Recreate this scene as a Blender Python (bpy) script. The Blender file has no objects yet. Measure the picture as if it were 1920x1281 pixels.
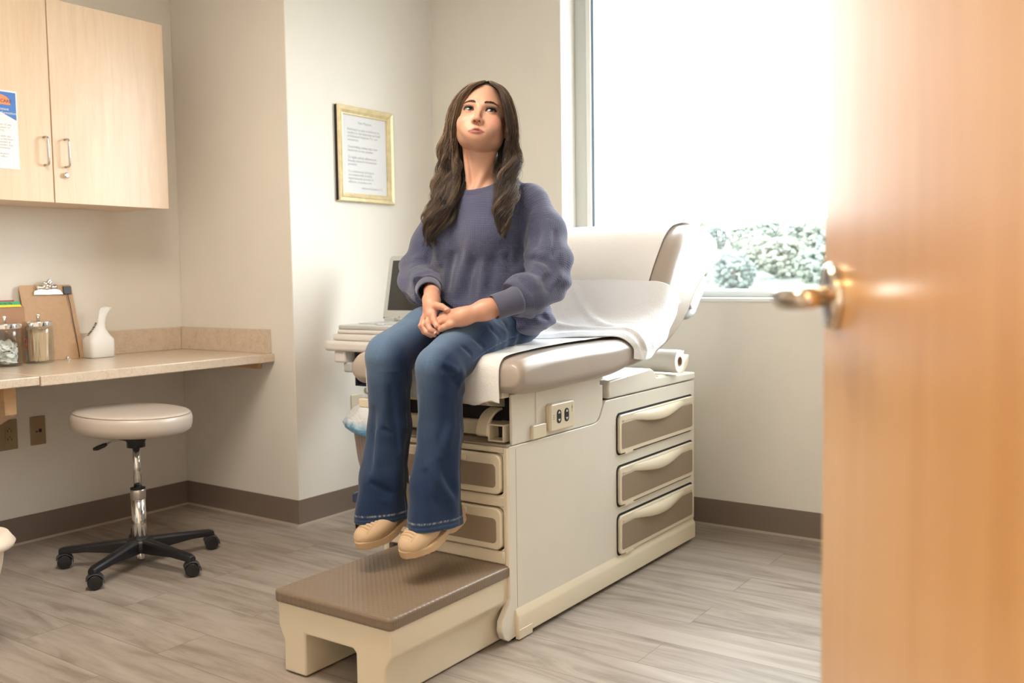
import bpy, bmesh, math, random
import numpy as np
from mathutils import Vector, Matrix
random.seed(7)
rng = np.random.default_rng(11)
SC = bpy.context.scene
COL = SC.collection
PI = math.pi
H = 1.107

# ------------------------------------------------------------------ camera
yaw, pitch, roll, FPX = -0.611214, 0.0699495, -0.01369386, 1765.57
cy_, sy_, cp_, sp_ = math.cos(yaw), math.sin(yaw), math.cos(pitch), math.sin(pitch)
Fv = Vector((sy_*cp_, cy_*cp_, -sp_)); Rt = Vector((cy_, -sy_, 0)); Up = Rt.cross(Fv)
c_, s_ = math.cos(roll), math.sin(roll)
Rt, Up = c_*Rt + s_*Up, -s_*Rt + c_*Up
cam = bpy.data.cameras.new('camera'); co = bpy.data.objects.new('camera', cam); COL.objects.link(co)
co.matrix_world = Matrix(((Rt.x, Up.x, -Fv.x, 0), (Rt.y, Up.y, -Fv.y, 0), (Rt.z, Up.z, -Fv.z, H), (0, 0, 0, 1)))
cam.sensor_width = 36; cam.lens = FPX/1920*36; cam.clip_start = 0.05; cam.clip_end = 800
cam.dof.use_dof = True; cam.dof.focus_distance = 2.95; cam.dof.aperture_fstop = 3.6
SC.camera = co
SC.view_settings.view_transform = 'Standard'; SC.view_settings.look = 'None'
SC.view_settings.gamma = 1; SC.view_settings.exposure = 0.68; SC.view_settings.use_curve_mapping = False

# ------------------------------------------------------------------ materials
def newmat(name):
    m = bpy.data.materials.new(name); m.use_nodes = True
    nt = m.node_tree; return m, nt, nt.nodes['Principled BSDF']
def N(nt, t, **kw):
    n = nt.nodes.new(t)
    for k, v in kw.items():
        if hasattr(n, k): setattr(n, k, v)
    return n
def L(nt, a, b): nt.links.new(a, b)
def ramp(nt, fac, stops):
    r = nt.nodes.new('ShaderNodeValToRGB'); e = r.color_ramp.elements
    while len(e) < len(stops): e.new(0.5)
    for i, (p, c) in enumerate(stops):
        e[i].position = p; e[i].color = (*c, 1)
    L(nt, fac, r.inputs[0]); return r.outputs[0]
def coords(nt, scale=(1, 1, 1), rot=(0, 0, 0), kind='Object'):
    t = nt.nodes.new('ShaderNodeTexCoord'); mp = nt.nodes.new('ShaderNodeMapping')
    mp.inputs['Scale'].default_value = scale; mp.inputs['Rotation'].default_value = rot
    L(nt, t.outputs[kind], mp.inputs[0]); return mp.outputs[0]
def noise(nt, vec, scale, detail=3, rough=0.5, dist=0):
    n = nt.nodes.new('ShaderNodeTexNoise'); n.inputs['Scale'].default_value = scale
    n.inputs['Detail'].default_value = detail; n.inputs['Roughness'].default_value = rough
    n.inputs['Distortion'].default_value = dist
    L(nt, vec, n.inputs['Vector']); return n.outputs['Fac']
def bump(nt, b, h, strength=0.3, dist=0.002):
    n = nt.nodes.new('ShaderNodeBump'); n.inputs['Strength'].default_value = strength
    n.inputs['Distance'].default_value = dist; L(nt, h, n.inputs['Height']); L(nt, n.outputs[0], b.inputs['Normal'])
def plain(name, col, rough=0.5, metal=0, nscale=None, nb=0.1, var=0.0, coat=0, spec=None, dist=0.001, vscale=6):
    m, nt, b = newmat(name)
    b.inputs['Base Color'].default_value = (*col, 1); b.inputs['Roughness'].default_value = rough
    b.inputs['Metallic'].default_value = metal; b.inputs['Coat Weight'].default_value = coat
    if spec is not None: b.inputs['Specular IOR Level'].default_value = spec
    v = coords(nt)
    if var > 0:
        f = noise(nt, v, vscale, 4)
        L(nt, ramp(nt, f, [(0.3, tuple(c*(1-var) for c in col)), (0.7, tuple(min(1, c*(1+var)) for c in col))]), b.inputs['Base Color'])
    if nscale: bump(nt, b, noise(nt, v, nscale, 3), nb, dist)
    return m

M = {}
M['wall'] = plain('painted wall', (0.79, 0.75, 0.685), 0.75, nscale=260, nb=0.12, var=0.012)
M['ceil'] = plain('ceiling paint', (0.84, 0.82, 0.78), 0.9, nscale=120, nb=0.2)
M['base'] = plain('rubber baseboard', (0.20, 0.155, 0.122), 0.45, nscale=60, nb=0.05)
M['caulk'] = plain('sealant', (0.5, 0.43, 0.36), 0.6)
M['cream'] = plain('cream plastic', (0.76, 0.665, 0.50), 0.36, nscale=300, nb=0.06, coat=0.15, var=0.02)
M['creampanel'] = plain('cream laminate panel', (0.76, 0.71, 0.61), 0.32, nscale=500, nb=0.05, coat=0.1, var=0.02)
M['taupe'] = plain('taupe plastic', (0.30, 0.225, 0.155), 0.42, nscale=700, nb=0.25)
M['vinyl'] = plain('taupe vinyl', (0.40, 0.335, 0.28), 0.33, nscale=420, nb=0.12, coat=0.1, var=0.03)
M['black'] = plain('black plastic', (0.012, 0.012, 0.014), 0.38, nscale=400, nb=0.1)
M['dark'] = plain('dark gap', (0.015, 0.012, 0.01), 0.8)
M['chrome'] = plain('chrome', (0.78, 0.77, 0.75), 0.12, 1.0, nscale=40, nb=0.02)
M['steel'] = plain('brushed steel', (0.62, 0.58, 0.55), 0.28, 1.0, nscale=200, nb=0.05)
M['brass'] = plain('polished nickel', (0.66, 0.55, 0.43), 0.2, 1.0, nscale=20, nb=0.02)
M['glassgrey'] = plain('grey metal window frame', (0.56, 0.58, 0.55), 0.4, 0.0, nscale=100, nb=0.03)
M['whiteframe'] = plain('white window frame', (0.82, 0.83, 0.82), 0.35)
M['gasket'] = plain('blue grey gasket', (0.20, 0.27, 0.33), 0.5)
M['board'] = plain('hardboard', (0.52, 0.335, 0.19), 0.55, var=0.05, nscale=300, nb=0.1, vscale=60)
M['folder'] = plain('brown folder', (0.42, 0.235, 0.14), 0.6, var=0.05)
M['plug'] = plain('almond plastic', (0.33, 0.25, 0.145), 0.45)
M['grey'] = plain('light grey plastic', (0.55, 0.56, 0.54), 0.4, nscale=300, nb=0.05)
M['whitep'] = plain('white plastic', (0.80, 0.76, 0.73), 0.35)
M['navy'] = plain('navy metal', (0.06, 0.075, 0.15), 0.35, nscale=200, nb=0.03)
M['screen'] = plain('dark screen', (0.035, 0.032, 0.028), 0.22)
M['paperw'] = plain('white paper', (0.86, 0.86, 0.85), 0.8, nscale=90, nb=0.1)
M['gold'] = plain('gold ring', (0.8, 0.5, 0.2), 0.2, 1.0)
M['lips'] = plain('lip', (0.5, 0.2, 0.17), 0.4)
M['bluebag'] = plain('blue plastic', (0.16, 0.42, 0.66), 0.35)
M['mat_blue'] = plain('flyer blue', (0.06, 0.19, 0.55), 0.4)
M['mat_orange'] = plain('flyer orange', (0.85, 0.28, 0.12), 0.5)
M['pink'] = plain('magenta tab', (0.55, 0.03, 0.10), 0.5)
M['green'] = plain('green tab', (0.07, 0.42, 0.17), 0.5)
M['yellow'] = plain('yellow tab', (0.85, 0.75, 0.05), 0.5)
M['ink'] = plain('grey ink', (0.40, 0.40, 0.42), 0.7)
M['inkpale'] = plain('pale grey ink', (0.50, 0.50, 0.53), 0.7)
M['inkdark'] = plain('dark ink', (0.04, 0.03, 0.03), 0.7)
M['red'] = plain('orange red sticker', (0.75, 0.10, 0.03), 0.5)
M['card'] = plain('cardboard core', (0.42, 0.25, 0.15), 0.8, nscale=300, nb=0.2)

def paper_mat(name, col, sc=170, nb=0.5, rough=0.85, trans=0.0):
    m, nt, b = newmat(name); b.inputs['Base Color'].default_value = (*col, 1); b.inputs['Roughness'].default_value = rough
    b.inputs['Specular IOR Level'].default_value = 0.2
    v = coords(nt); a = noise(nt, v, sc, 5, 0.6); c = noise(nt, v, 14, 4, 0.6, 1.5)
    mx = N(nt, 'ShaderNodeMath', operation='MULTIPLY_ADD'); L(nt, c, mx.inputs[0]); mx.inputs[1].default_value = 1.2; L(nt, a, mx.inputs[2])
    bump(nt, b, mx.outputs[0], nb, 0.003); return m
M['exampaper'] = paper_mat('crepe exam paper', (0.84, 0.82, 0.79), 240, 0.45)
M['drape'] = paper_mat('white drape sheet', (0.86, 0.86, 0.87), 120, 0.5)
M['roll'] = plain('paper roll', (0.86, 0.85, 0.82), 0.8, nscale=200, nb=0.08)

def wood(name, c1, c2, axis='Z', scale=1.0, rough=0.38, coat=0.25):
    m, nt, b = newmat(name)
    sc = {'Z': (14, 14, 1.1), 'Y': (14, 1.1, 14), 'X': (1.1, 14, 14)}[axis]
    v = coords(nt, tuple(s*scale for s in sc))
    a = noise(nt, v, 2.2, 6, 0.6, 0.8); v2 = coords(nt, tuple(s*scale*5 for s in sc)); f = noise(nt, v2, 3.0, 3, 0.7)
    ad = N(nt, 'ShaderNodeMath', operation='MULTIPLY_ADD'); L(nt, f, ad.inputs[0]); ad.inputs[1].default_value = 0.35; L(nt, a, ad.inputs[2])
    L(nt, ramp(nt, ad.outputs[0], [(0.45, c2), (0.62, tuple((x+y)/2 for x, y in zip(c1, c2))), (0.85, c1)]), b.inputs['Base Color'])
    b.inputs['Roughness'].default_value = rough; b.inputs['Coat Weight'].default_value = coat; b.inputs['Coat Roughness'].default_value = 0.25
    bump(nt, b, f, 0.05, 0.0005); return m
M['maple'] = wood('maple cabinet', (0.78, 0.60, 0.42), (0.70, 0.51, 0.335), 'Z')
M['mapleX'] = wood('maple bracket', (0.72, 0.48, 0.27), (0.62, 0.38, 0.19), 'X')
M['doorwood'] = wood('door veneer', (0.74, 0.41, 0.15), (0.64, 0.33, 0.105), 'Z', 0.8, 0.28, 0.9)
def stickmat():
    m, nt, b = newmat('birch'); oi = nt.nodes.new('ShaderNodeObjectInfo'); L(nt, ramp(nt, oi.outputs['Random'], [(0, (.62, .40, .24)), (.5, (.80, .58, .39)), (1, (.88, .72, .55))]), b.inputs['Base Color']); b.inputs['Roughness'].default_value = .6; return m
M['stick'] = stickmat()

def laminate():
    m, nt, b = newmat('beige laminate'); v = coords(nt)
    a = noise(nt, v, 130, 5, 0.7); c = noise(nt, v, 28, 4, 0.6)
    ad = N(nt, 'ShaderNodeMath', operation='MULTIPLY_ADD'); L(nt, c, ad.inputs[0]); ad.inputs[1].default_value = 0.6; L(nt, a, ad.inputs[2])
    L(nt, ramp(nt, ad.outputs[0], [(0.58, (0.55, 0.425, 0.30)), (0.8, (0.655, 0.54, 0.42)), (1.05, (0.70, 0.595, 0.48))]), b.inputs['Base Color'])
    b.inputs['Roughness'].default_value = 0.30; b.inputs['Coat Weight'].default_value = 0.8; b.inputs['Coat Roughness'].default_value = 0.25; return m
M['lam'] = laminate()

def floor_mat():
    m, nt, b = newmat('vinyl plank floor')
    t = nt.nodes.new('ShaderNodeTexCoord')
    br = nt.nodes.new('ShaderNodeTexBrick'); br.offset = 0.37; br.offset_frequency = 2
    br.inputs['Scale'].default_value = 1; br.inputs['Mortar Size'].default_value = 0.0012; br.inputs['Mortar Smooth'].default_value = 0.1
    br.inputs['Brick Width'].default_value = 1.22; br.inputs['Row Height'].default_value = 0.18
    br.inputs['Color1'].default_value = (0, 0, 0, 1); br.inputs['Color2'].default_value = (1, 1, 1, 1); br.inputs['Mortar'].default_value = (0.5, 0.5, 0.5, 1)
    L(nt, t.outputs['Object'], br.inputs['Vector'])
    # per plank offset so grain differs from board to board
    sx = nt.nodes.new('ShaderNodeSeparateXYZ'); L(nt, t.outputs['Object'], sx.inputs[0])
    rowm = N(nt, 'ShaderNodeMath', operation='DIVIDE'); L(nt, sx.outputs[1], rowm.inputs[0]); rowm.inputs[1].default_value = 0.18
    rowf = N(nt, 'ShaderNodeMath', operation='FLOOR'); L(nt, rowm.outputs[0], rowf.inputs[0])
    offs = N(nt, 'ShaderNodeMath', operation='MULTIPLY'); L(nt, rowf.outputs[0], offs.inputs[0]); offs.inputs[1].default_value = 3.71
    c2 = N(nt, 'ShaderNodeMath', operation='MULTIPLY_ADD'); L(nt, br.outputs['Color'], c2.inputs[0]); c2.inputs[1].default_value = 9.0; L(nt, offs.outputs[0], c2.inputs[2])
    cb = nt.nodes.new('ShaderNodeCombineXYZ')
    ax = N(nt, 'ShaderNodeMath', operation='ADD'); L(nt, sx.outputs[0], ax.inputs[0]); L(nt, c2.outputs[0], ax.inputs[1])
    L(nt, ax.outputs[0], cb.inputs[0]); L(nt, sx.outputs[1], cb.inputs[1]); L(nt, offs.outputs[0], cb.inputs[2])
    mp = nt.nodes.new('ShaderNodeMapping'); mp.inputs['Scale'].default_value = (.9, 7, 1); L(nt, cb.outputs[0], mp.inputs[0])
    a = noise(nt, mp.outputs[0], 1.6, 6, 0.62, 1.6)
    mp2 = nt.nodes.new('ShaderNodeMapping'); mp2.inputs['Scale'].default_value = (3.5, 55, 1); L(nt, cb.outputs[0], mp2.inputs[0])
    f = noise(nt, mp2.outputs[0], 1.5, 4, 0.7, 0.3)
    ad = N(nt, 'ShaderNodeMath', operation='MULTIPLY_ADD'); L(nt, f, ad.inputs[0]); ad.inputs[1].default_value = 0.26; L(nt, a, ad.inputs[2])
    ad2 = N(nt, 'ShaderNodeMath', operation='MULTIPLY_ADD'); L(nt, br.outputs['Color'], ad2.inputs[0]); ad2.inputs[1].default_value = 0.10; L(nt, ad.outputs[0], ad2.inputs[2])
    col = ramp(nt, ad2.outputs[0], [(0.34, (0.105, 0.082, 0.064)), (0.50, (0.215, 0.175, 0.140)), (0.68, (0.33, 0.28, 0.235)), (0.95, (0.44, 0.39, 0.34))])
    mx = nt.nodes.new('ShaderNodeMixRGB'); mx.blend_type = 'MULTIPLY'; L(nt, br.outputs['Fac'], mx.inputs[0]); L(nt, col, mx.inputs[1]); mx.inputs[2].default_value = (0.55, 0.5, 0.45, 1)
    L(nt, mx.outputs[0], b.inputs['Base Color'])
    L(nt, ramp(nt, f, [(0.2, (0.34,)*3), (0.8, (0.50,)*3)]), b.inputs['Roughness'])
    b.inputs['Specular IOR Level'].default_value = 0.5
    bump(nt, b, f, 0.12, 0.0006); return m
M['floor'] = floor_mat()

def glass_mat(name, tint=(1, 1, 1), ior=1.45, gl=1.0):
    m = bpy.data.materials.new(name); m.use_nodes = True; nt = m.node_tree; nt.nodes.clear()
    o = nt.nodes.new('ShaderNodeOutputMaterial'); mx = nt.nodes.new('ShaderNodeMixShader')
    tr = nt.nodes.new('ShaderNodeBsdfTransparent'); tr.inputs[0].default_value = (*tint, 1)
    g = nt.nodes.new('ShaderNodeBsdfGlossy'); g.inputs['Roughness'].default_value = 0.02; g.inputs[0].default_value = (gl, gl, gl, 1)
    lw = nt.nodes.new('ShaderNodeLayerWeight'); lw.inputs[0].default_value = .5
    pw = N(nt, 'ShaderNodeMath', operation='POWER'); L(nt, lw.outputs['Facing'], pw.inputs[0]); pw.inputs[1].default_value = 4.5
    ma = N(nt, 'ShaderNodeMath', operation='MULTIPLY_ADD'); L(nt, pw.outputs[0], ma.inputs[0]); ma.inputs[1].default_value = .7; ma.inputs[2].default_value = .035
    L(nt, ma.outputs[0], mx.inputs[0]); L(nt, tr.outputs[0], mx.inputs[1]); L(nt, g.outputs[0], mx.inputs[2]); L(nt, mx.outputs[0], o.inputs[0]); return m
M['pane'] = glass_mat('window glass', (0.97, 0.985, 0.98))
M['jar'] = glass_mat('jar glass', (0.93, 0.95, 0.94), 1.5)
M['picglass'] = glass_mat('picture glass', (0.98, 0.98, 0.98), 1.4, 0.9)

def emis(name, col, s):
    m = bpy.data.materials.new(name); m.use_nodes = True; nt = m.node_tree; nt.nodes.clear()
    o = nt.nodes.new('ShaderNodeOutputMaterial'); e = nt.nodes.new('ShaderNodeEmission')
    e.inputs[0].default_value = (*col, 1); e.inputs[1].default_value = s; L(nt, e.outputs[0], o.inputs[0]); return m

def stepmat():
    m, nt, b = newmat('ribbed step mat'); b.inputs['Base Color'].default_value = (0.215, 0.155, 0.105, 1); b.inputs['Roughness'].default_value = 0.34
    v = coords(nt)
    w = nt.nodes.new('ShaderNodeTexWave'); w.wave_type = 'BANDS'; w.bands_direction = 'DIAGONAL'; w.inputs['Scale'].default_value = 34; w.inputs['Distortion'].default_value = 0
    mp = nt.nodes.new('ShaderNodeMapping'); mp.inputs['Scale'].default_value = (1, 1, 0); L(nt, v, mp.inputs[0]); L(nt, mp.outputs[0], w.inputs['Vector'])
    w2 = nt.nodes.new('ShaderNodeTexWave'); w2.wave_type = 'BANDS'; w2.bands_direction = 'DIAGONAL'; w2.inputs['Scale'].default_value = 34
    mp2 = nt.nodes.new('ShaderNodeMapping'); mp2.inputs['Scale'].default_value = (1, -1, 0); L(nt, v, mp2.inputs[0]); L(nt, mp2.outputs[0], w2.inputs['Vector'])
    mx = N(nt, 'ShaderNodeMath', operation='MAXIMUM'); L(nt, w.outputs['Fac'], mx.inputs[0]); L(nt, w2.outputs['Fac'], mx.inputs[1])
    bump(nt, b, mx.outputs[0], 0.6, 0.0012); return m
M['stepmat'] = stepmat()

# ------------------------------------------------------------------ mesh helpers
def mkobj(name, verts, faces, mat, parent=None, smooth=False, bevel=0, seg=2, autos=False):
    off = Vector((0, 0, 0)); p = parent
    while p is not None: off += Vector(p.location); p = p.parent
    me = bpy.data.meshes.new(name)
    vs = np.asarray(verts, dtype=np.float64).reshape(-1, 3) - np.array(off)
    me.from_pydata(vs.tolist(), [], faces if isinstance(faces, list) else faces.tolist()); me.update()
    if mat is not None: me.materials.append(mat if not isinstance(mat, str) else M[mat])
    if smooth: me.polygons.foreach_set('use_smooth', [True]*len(me.polygons))
    o = bpy.data.objects.new(name, me); COL.objects.link(o)
    if parent: o.parent = parent
    if bevel:
        md = o.modifiers.new('b', 'BEVEL'); md.width = bevel; md.segments = seg; md.limit_method = 'ANGLE'; md.angle_limit = 0.6
        md.harden_normals = False
        me.polygons.foreach_set('use_smooth', [True]*len(me.polygons))
        try: me.set_sharp_from_angle(angle=0.7)
        except Exception: pass
    return o
class MB:
    def __init__(s): s.v = []; s.f = []
    def add(s, v, f):
        n = len(s.v); s.v += [tuple(map(float, p)) for p in v]; s.f += [[i+n for i in q] for q in f]; return s
    def box(s, a, b):
        x0, y0, z0 = a; x1, y1, z1 = b
        return s.add([(x0,y0,z0),(x1,y0,z0),(x1,y1,z0),(x0,y1,z0),(x0,y0,z1),(x1,y0,z1),(x1,y1,z1),(x0,y1,z1)],
              [(0,3,2,1),(4,5,6,7),(0,1,5,4),(1,2,6,5),(2,3,7,6),(3,0,4,7)])
    def obox(s, c, ax, ay, az, hx, hy, hz):
        c = Vector(c); ax, ay, az = Vector(ax), Vector(ay), Vector(az); v = []
        for k in (-1, 1):
            for i, j in ((-1,-1),(1,-1),(1,1),(-1,1)): v.append(c + ax*hx*i + ay*hy*j + az*hz*k)
        return s.add(v, [(0,3,2,1),(4,5,6,7),(0,1,5,4),(1,2,6,5),(2,3,7,6),(3,0,4,7)])
    def prism(s, poly, d0, d1, axis='x'):
        # poly in the two other axes
        n = len(poly); mk = {'x': lambda p, d: (d, p[0], p[1]), 'y': lambda p, d: (p[0], d, p[1]), 'z': lambda p, d: (p[0], p[1], d)}[axis]
        v = [mk(p, d0) for p in poly] + [mk(p, d1) for p in poly]
        return s.add(v, [tuple(range(n))[::-1], tuple(range(n, 2*n))] + [(i, (i+1) % n, n+(i+1) % n, n+i) for i in range(n)])
    def loft(s, rings, closed=True, caps=True):
        n = len(rings[0]); v = [p for r in rings for p in r]; f = []
        for k in range(len(rings)-1):
            for i in range(n if closed else n-1):
                j = (i+1) % n; f.append((k*n+i, k*n+j, (k+1)*n+j, (k+1)*n+i))
        if caps: f.append(tuple(range(n))[::-1]); f.append(tuple((len(rings)-1)*n+i for i in range(n)))
        return s.add(v, f)
    def tube(s, pts, r, n=10, caps=True):
        pts = [Vector(p) for p in pts]; rr = r if isinstance(r, (list, tuple)) else [r]*len(pts); rings = []
        up = Vector((0, 0, 1)); t0 = (pts[1]-pts[0]).normalized()
        if abs(t0.dot(up)) > 0.9: up = Vector((1, 0, 0))
        a = t0.cross(up).normalized()
        for i, p in enumerate(pts):
            t = (pts[min(i+1, len(pts)-1)] - pts[max(i-1, 0)]).normalized()
            a = (a - t*a.dot(t)).normalized(); b = t.cross(a)
            rings.append([p + (a*math.cos(2*PI*k/n) + b*math.sin(2*PI*k/n))*rr[i] for k in range(n)])
        return s.loft(rings, True, caps)
    def lathe(s, prof, c, n=32, axis='z', caps=True):
        rings = []
        for r, h in prof:
            ring = []
            for k in range(n):
                a = 2*PI*k/n; u, w = r*math.cos(a), r*math.sin(a)
                ring.append({'z': (c[0]+u, c[1]+w, c[2]+h), 'x': (c[0]+h, c[1]+u, c[2]+w), 'y': (c[0]+w, c[1]+h, c[2]+u)}[axis])
            rings.append(ring)
        return s.loft(rings, True, caps)
    def build(s, name, mat, parent=None, **kw): return mkobj(name, s.v, s.f, mat, parent, **kw)
def tag(o, label=None, cat=None, group=None, kind=None):
    if label: o['label'] = label
    if cat: o['category'] = cat
    if group: o['group'] = group
    if kind: o['kind'] = kind
    return o
def empty(name, loc, label=None, cat=None, group=None):
    o = bpy.data.objects.new(name, None); COL.objects.link(o); o.location = loc; o.empty_display_size = 0.05
    return tag(o, label, cat, group)
def copy_tree(o, parent=None):
    c = o.copy(); COL.objects.link(c)
    if parent: c.parent = parent
    for ch in list(o.children): copy_tree(ch, c)
    return c
def struct(o): o['kind'] = 'structure'; return o
def rrect(x0, y0, x1, y1, r, n=6):
    p = []
    for cx, cy, a0 in ((x1-r, y0+r, -PI/2), (x1-r, y1-r, 0), (x0+r, y1-r, PI/2), (x0+r, y0+r, PI)):
        for k in range(n+1): a = a0 + k*PI/2/n; p.append((cx+r*math.cos(a), cy+r*math.sin(a)))
    return p
def text_mesh(name, body, size, loc, xdir, zdir, mat, parent, align='LEFT', ext=0.0002, spacing=1.0, line=1.0):
    cu = bpy.data.curves.new(name, 'FONT'); cu.body = body; cu.size = size; cu.align_x = align; cu.extrude = ext
    cu.space_character = spacing; cu.space_line = line; cu.resolution_u = 2
    t = bpy.data.objects.new(name+'_tmp', cu); COL.objects.link(t)
    dg = bpy.context.evaluated_depsgraph_get(); me = bpy.data.meshes.new_from_object(t.evaluated_get(dg))
    bpy.data.objects.remove(t)
    x = Vector(xdir).normalized(); z = Vector(zdir).normalized(); y = x.cross(z)  # local text x->x, y->z
    nrm = x.cross(z)
    off = Vector((0, 0, 0)); p = parent
    while p is not None: off += Vector(p.location); p = p.parent
    for v in me.vertices:
        c = v.co.copy(); v.co = Vector(loc) + x*c.x + z*c.y + nrm*c.z - off
    me.materials.clear(); me.materials.append(M[mat]); o = bpy.data.objects.new(name, me); COL.objects.link(o)
    if parent: o.parent = parent
    return o
# ------------------------------------------------------------------ the setting
WX, WY, CXW, CYW = -3.966, 3.835, -3.17, 2.846     # left wall, window wall, corner boxing
CEIL, RX, FY0, FY1 = 2.72, 0.75, 0.09, 0.205
struct(MB().box((WX-.1, -1.6, -.1), (RX+1.2, WY+.3, 0)).build('floor', 'floor'))
struct(MB().box((WX-.1, -1.6, CEIL), (RX+1.2, WY+.3, CEIL+.1)).build('ceiling', 'ceil'))
struct(MB().box((WX-.12, -1.6, 0), (WX, WY+.3, CEIL)).build('wall_left', 'wall'))
struct(MB().box((WX, CYW, 0), (CXW, WY+.3, CEIL)).build('wall_corner', 'wall', bevel=0.004))
struct(MB().box((RX, FY1, 0), (RX+.12, WY+.3, CEIL)).build('wall_right', 'wall'))
# front wall with the doorway the camera looks through, corridor behind
DX0, DX1, DZ = -0.79, 0.165, 2.12
b = MB(); b.box((WX, FY0, 0), (DX0, FY1, CEIL)); b.box((DX1, FY0, 0), (RX+.12, FY1, CEIL)); b.box((DX0, FY0, DZ), (DX1, FY1, CEIL))
struct(b.build('wall_front', 'wall'))
struct(MB().box((WX, -1.6, 0), (RX+1.2, -1.5, CEIL)).build('wall_corridor', 'wall'))
struct(MB().box((RX+1.1, -1.5, 0), (RX+1.2, FY0, CEIL)).build('wall_corridor_end', 'wall'))
# window wall with opening
WX0, WX1, WZ0, WZ1 = -2.385, -0.42, .984, 2.62
b = MB(); b.box((CXW, WY, 0), (WX0, WY+.3, CEIL)); b.box((WX1, WY, 0), (RX+.12, WY+.3, CEIL))
b.box((WX0, WY, 0), (WX1, WY+.3, WZ0)); b.box((WX0, WY, WZ1), (WX1, WY+.3, CEIL))
struct(b.build('wall_back', 'wall'))
w = empty('window_1', ((WX0+WX1)/2, WY+.1, WZ0)); struct(w)
FY = WY + .125
def ringbox(x0, z0, x1, z1, t, ya, yb, tb=None):
    tb = tb or t
    b = MB(); b.box((x0, ya, z0), (x0+t, yb, z1)); b.box((x1-t, ya, z0), (x1, yb, z1)); b.box((x0+t, ya, z0), (x1-t, yb, z0+tb)); b.box((x0+t, ya, z1-t), (x1-t, yb, z1)); return b
ringbox(WX0, WZ0+.014, WX1, WZ1, .062, FY, FY+.06, .026).build('window_frame', 'glassgrey', w, bevel=.003)
ringbox(WX0+.062, WZ0+.040, WX1-.062, WZ1-.062, .024, FY-.0, FY+.05, .008).build('window_bead', 'whiteframe', w, bevel=.002)
ringbox(WX0+.086, WZ0+.048, WX1-.086, WZ1-.086, .012, FY+.012, FY+.05, .003).build('gasket', 'gasket', w)
MB().box((WX0+.09, FY+.03, WZ0+.048), (WX1-.09, FY+.036, WZ1-.09)).build('glass', 'pane', w)
MB().box((WX0-.0, WY-.008, WZ0-.002), (WX1+.0, FY, WZ0+.014)).build('window_sill', 'whiteframe', w, bevel=.003)
# baseboards
def baseboard(name, poly):  # list of wall-line points, offset to the room side given
    b = MB(); c = MB()
    for (x0, y0, x1, y1, nx, ny) in poly:
        t = .006
        xa, xb = sorted((x0, x1)); ya, yb = sorted((y0, y1))
        if nx: b.box((min(x0, x0+nx*t), ya, .009), (max(x0, x0+nx*t), yb, .117)); c.box((min(x0, x0+nx*.011), ya, 0), (max(x0, x0+nx*.011), yb, .009))
        else: b.box((xa, min(y0, y0+ny*t), .009), (xb, max(y0, y0+ny*t), .117)); c.box((xa, min(y0, y0+ny*.011), 0), (xb, max(y0, y0+ny*.011), .009))
    o = struct(b.build(name, 'base')); c.build('bottom_bead', 'caulk', o); return o
baseboard('baseboard_left', [(WX, FY1, WX, CYW, 1, 0)])
baseboard('baseboard_corner', [(WX+.006, CYW, CXW+.006, CYW, 0, -1), (CXW, CYW, CXW, WY, 1, 0)])
baseboard('baseboard_back', [(CXW, WY, RX, WY, 0, -1)])
# doorway casing
b = MB(); b.box((DX0-.05, FY1, 0), (DX0, FY1+.015, DZ+.05)); b.box((DX1, FY1, 0), (DX1+.05, FY1+.015, DZ+.05)); b.box((DX0, FY1, DZ), (DX1, FY1+.015, DZ+.05))
struct(b.build('trim_1', 'base'))

# ------------------------------------------------------------------ the open door
dd = Vector((-.465, .885, 0)).normalized(); dn = Vector((-.885, -.465, 0)).normalized()
Pd = Vector((-.303, 1.012, 0)); DWD = .905
hinge = Pd - dd*DWD
door = struct(empty('door_1', (hinge.x, hinge.y, 0)))
MB().obox(hinge + dd*DWD/2 - dn*.022 + Vector((0, 0, 1.06)), dd, dn, (0, 0, 1), DWD/2, .022, 1.05).build('door_leaf', 'doorwood', door, bevel=.002)
rc = Pd - dd*.062 + Vector((0, 0, 1.082))
h = MB(); rp = []
def ringpts(c, ax, r, n=28):
    a = Vector((0, 0, 1)); bb = ax.cross(a); return [c + (a*math.cos(2*PI*k/n) + bb*math.sin(2*PI*k/n))*r for k in range(n)]
h.loft([ringpts(rc + dn*d, dn, r) for d, r in ((0, .034), (.007, .0335), (.011, .030), (.012, .016))])
h.build('rose', 'brass', door, smooth=False, bevel=.001)
h = MB(); h.tube([rc+dn*.01, rc+dn*.03, rc+dn*.045, rc+dn*.052-dd*.006, rc+dn*.054-dd*.02, rc+dn*.053-dd*.05, rc+dn*.049-dd*.08, rc+dn*.043-dd*.108], [.0105, .010, .0105, .012, .0125, .0115, .0105, .008], 16)
for i, v in enumerate(h.v):   # flatten the bar into an oval lever
    pass
h.build('lever_handle', 'brass', door, smooth=True)

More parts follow.
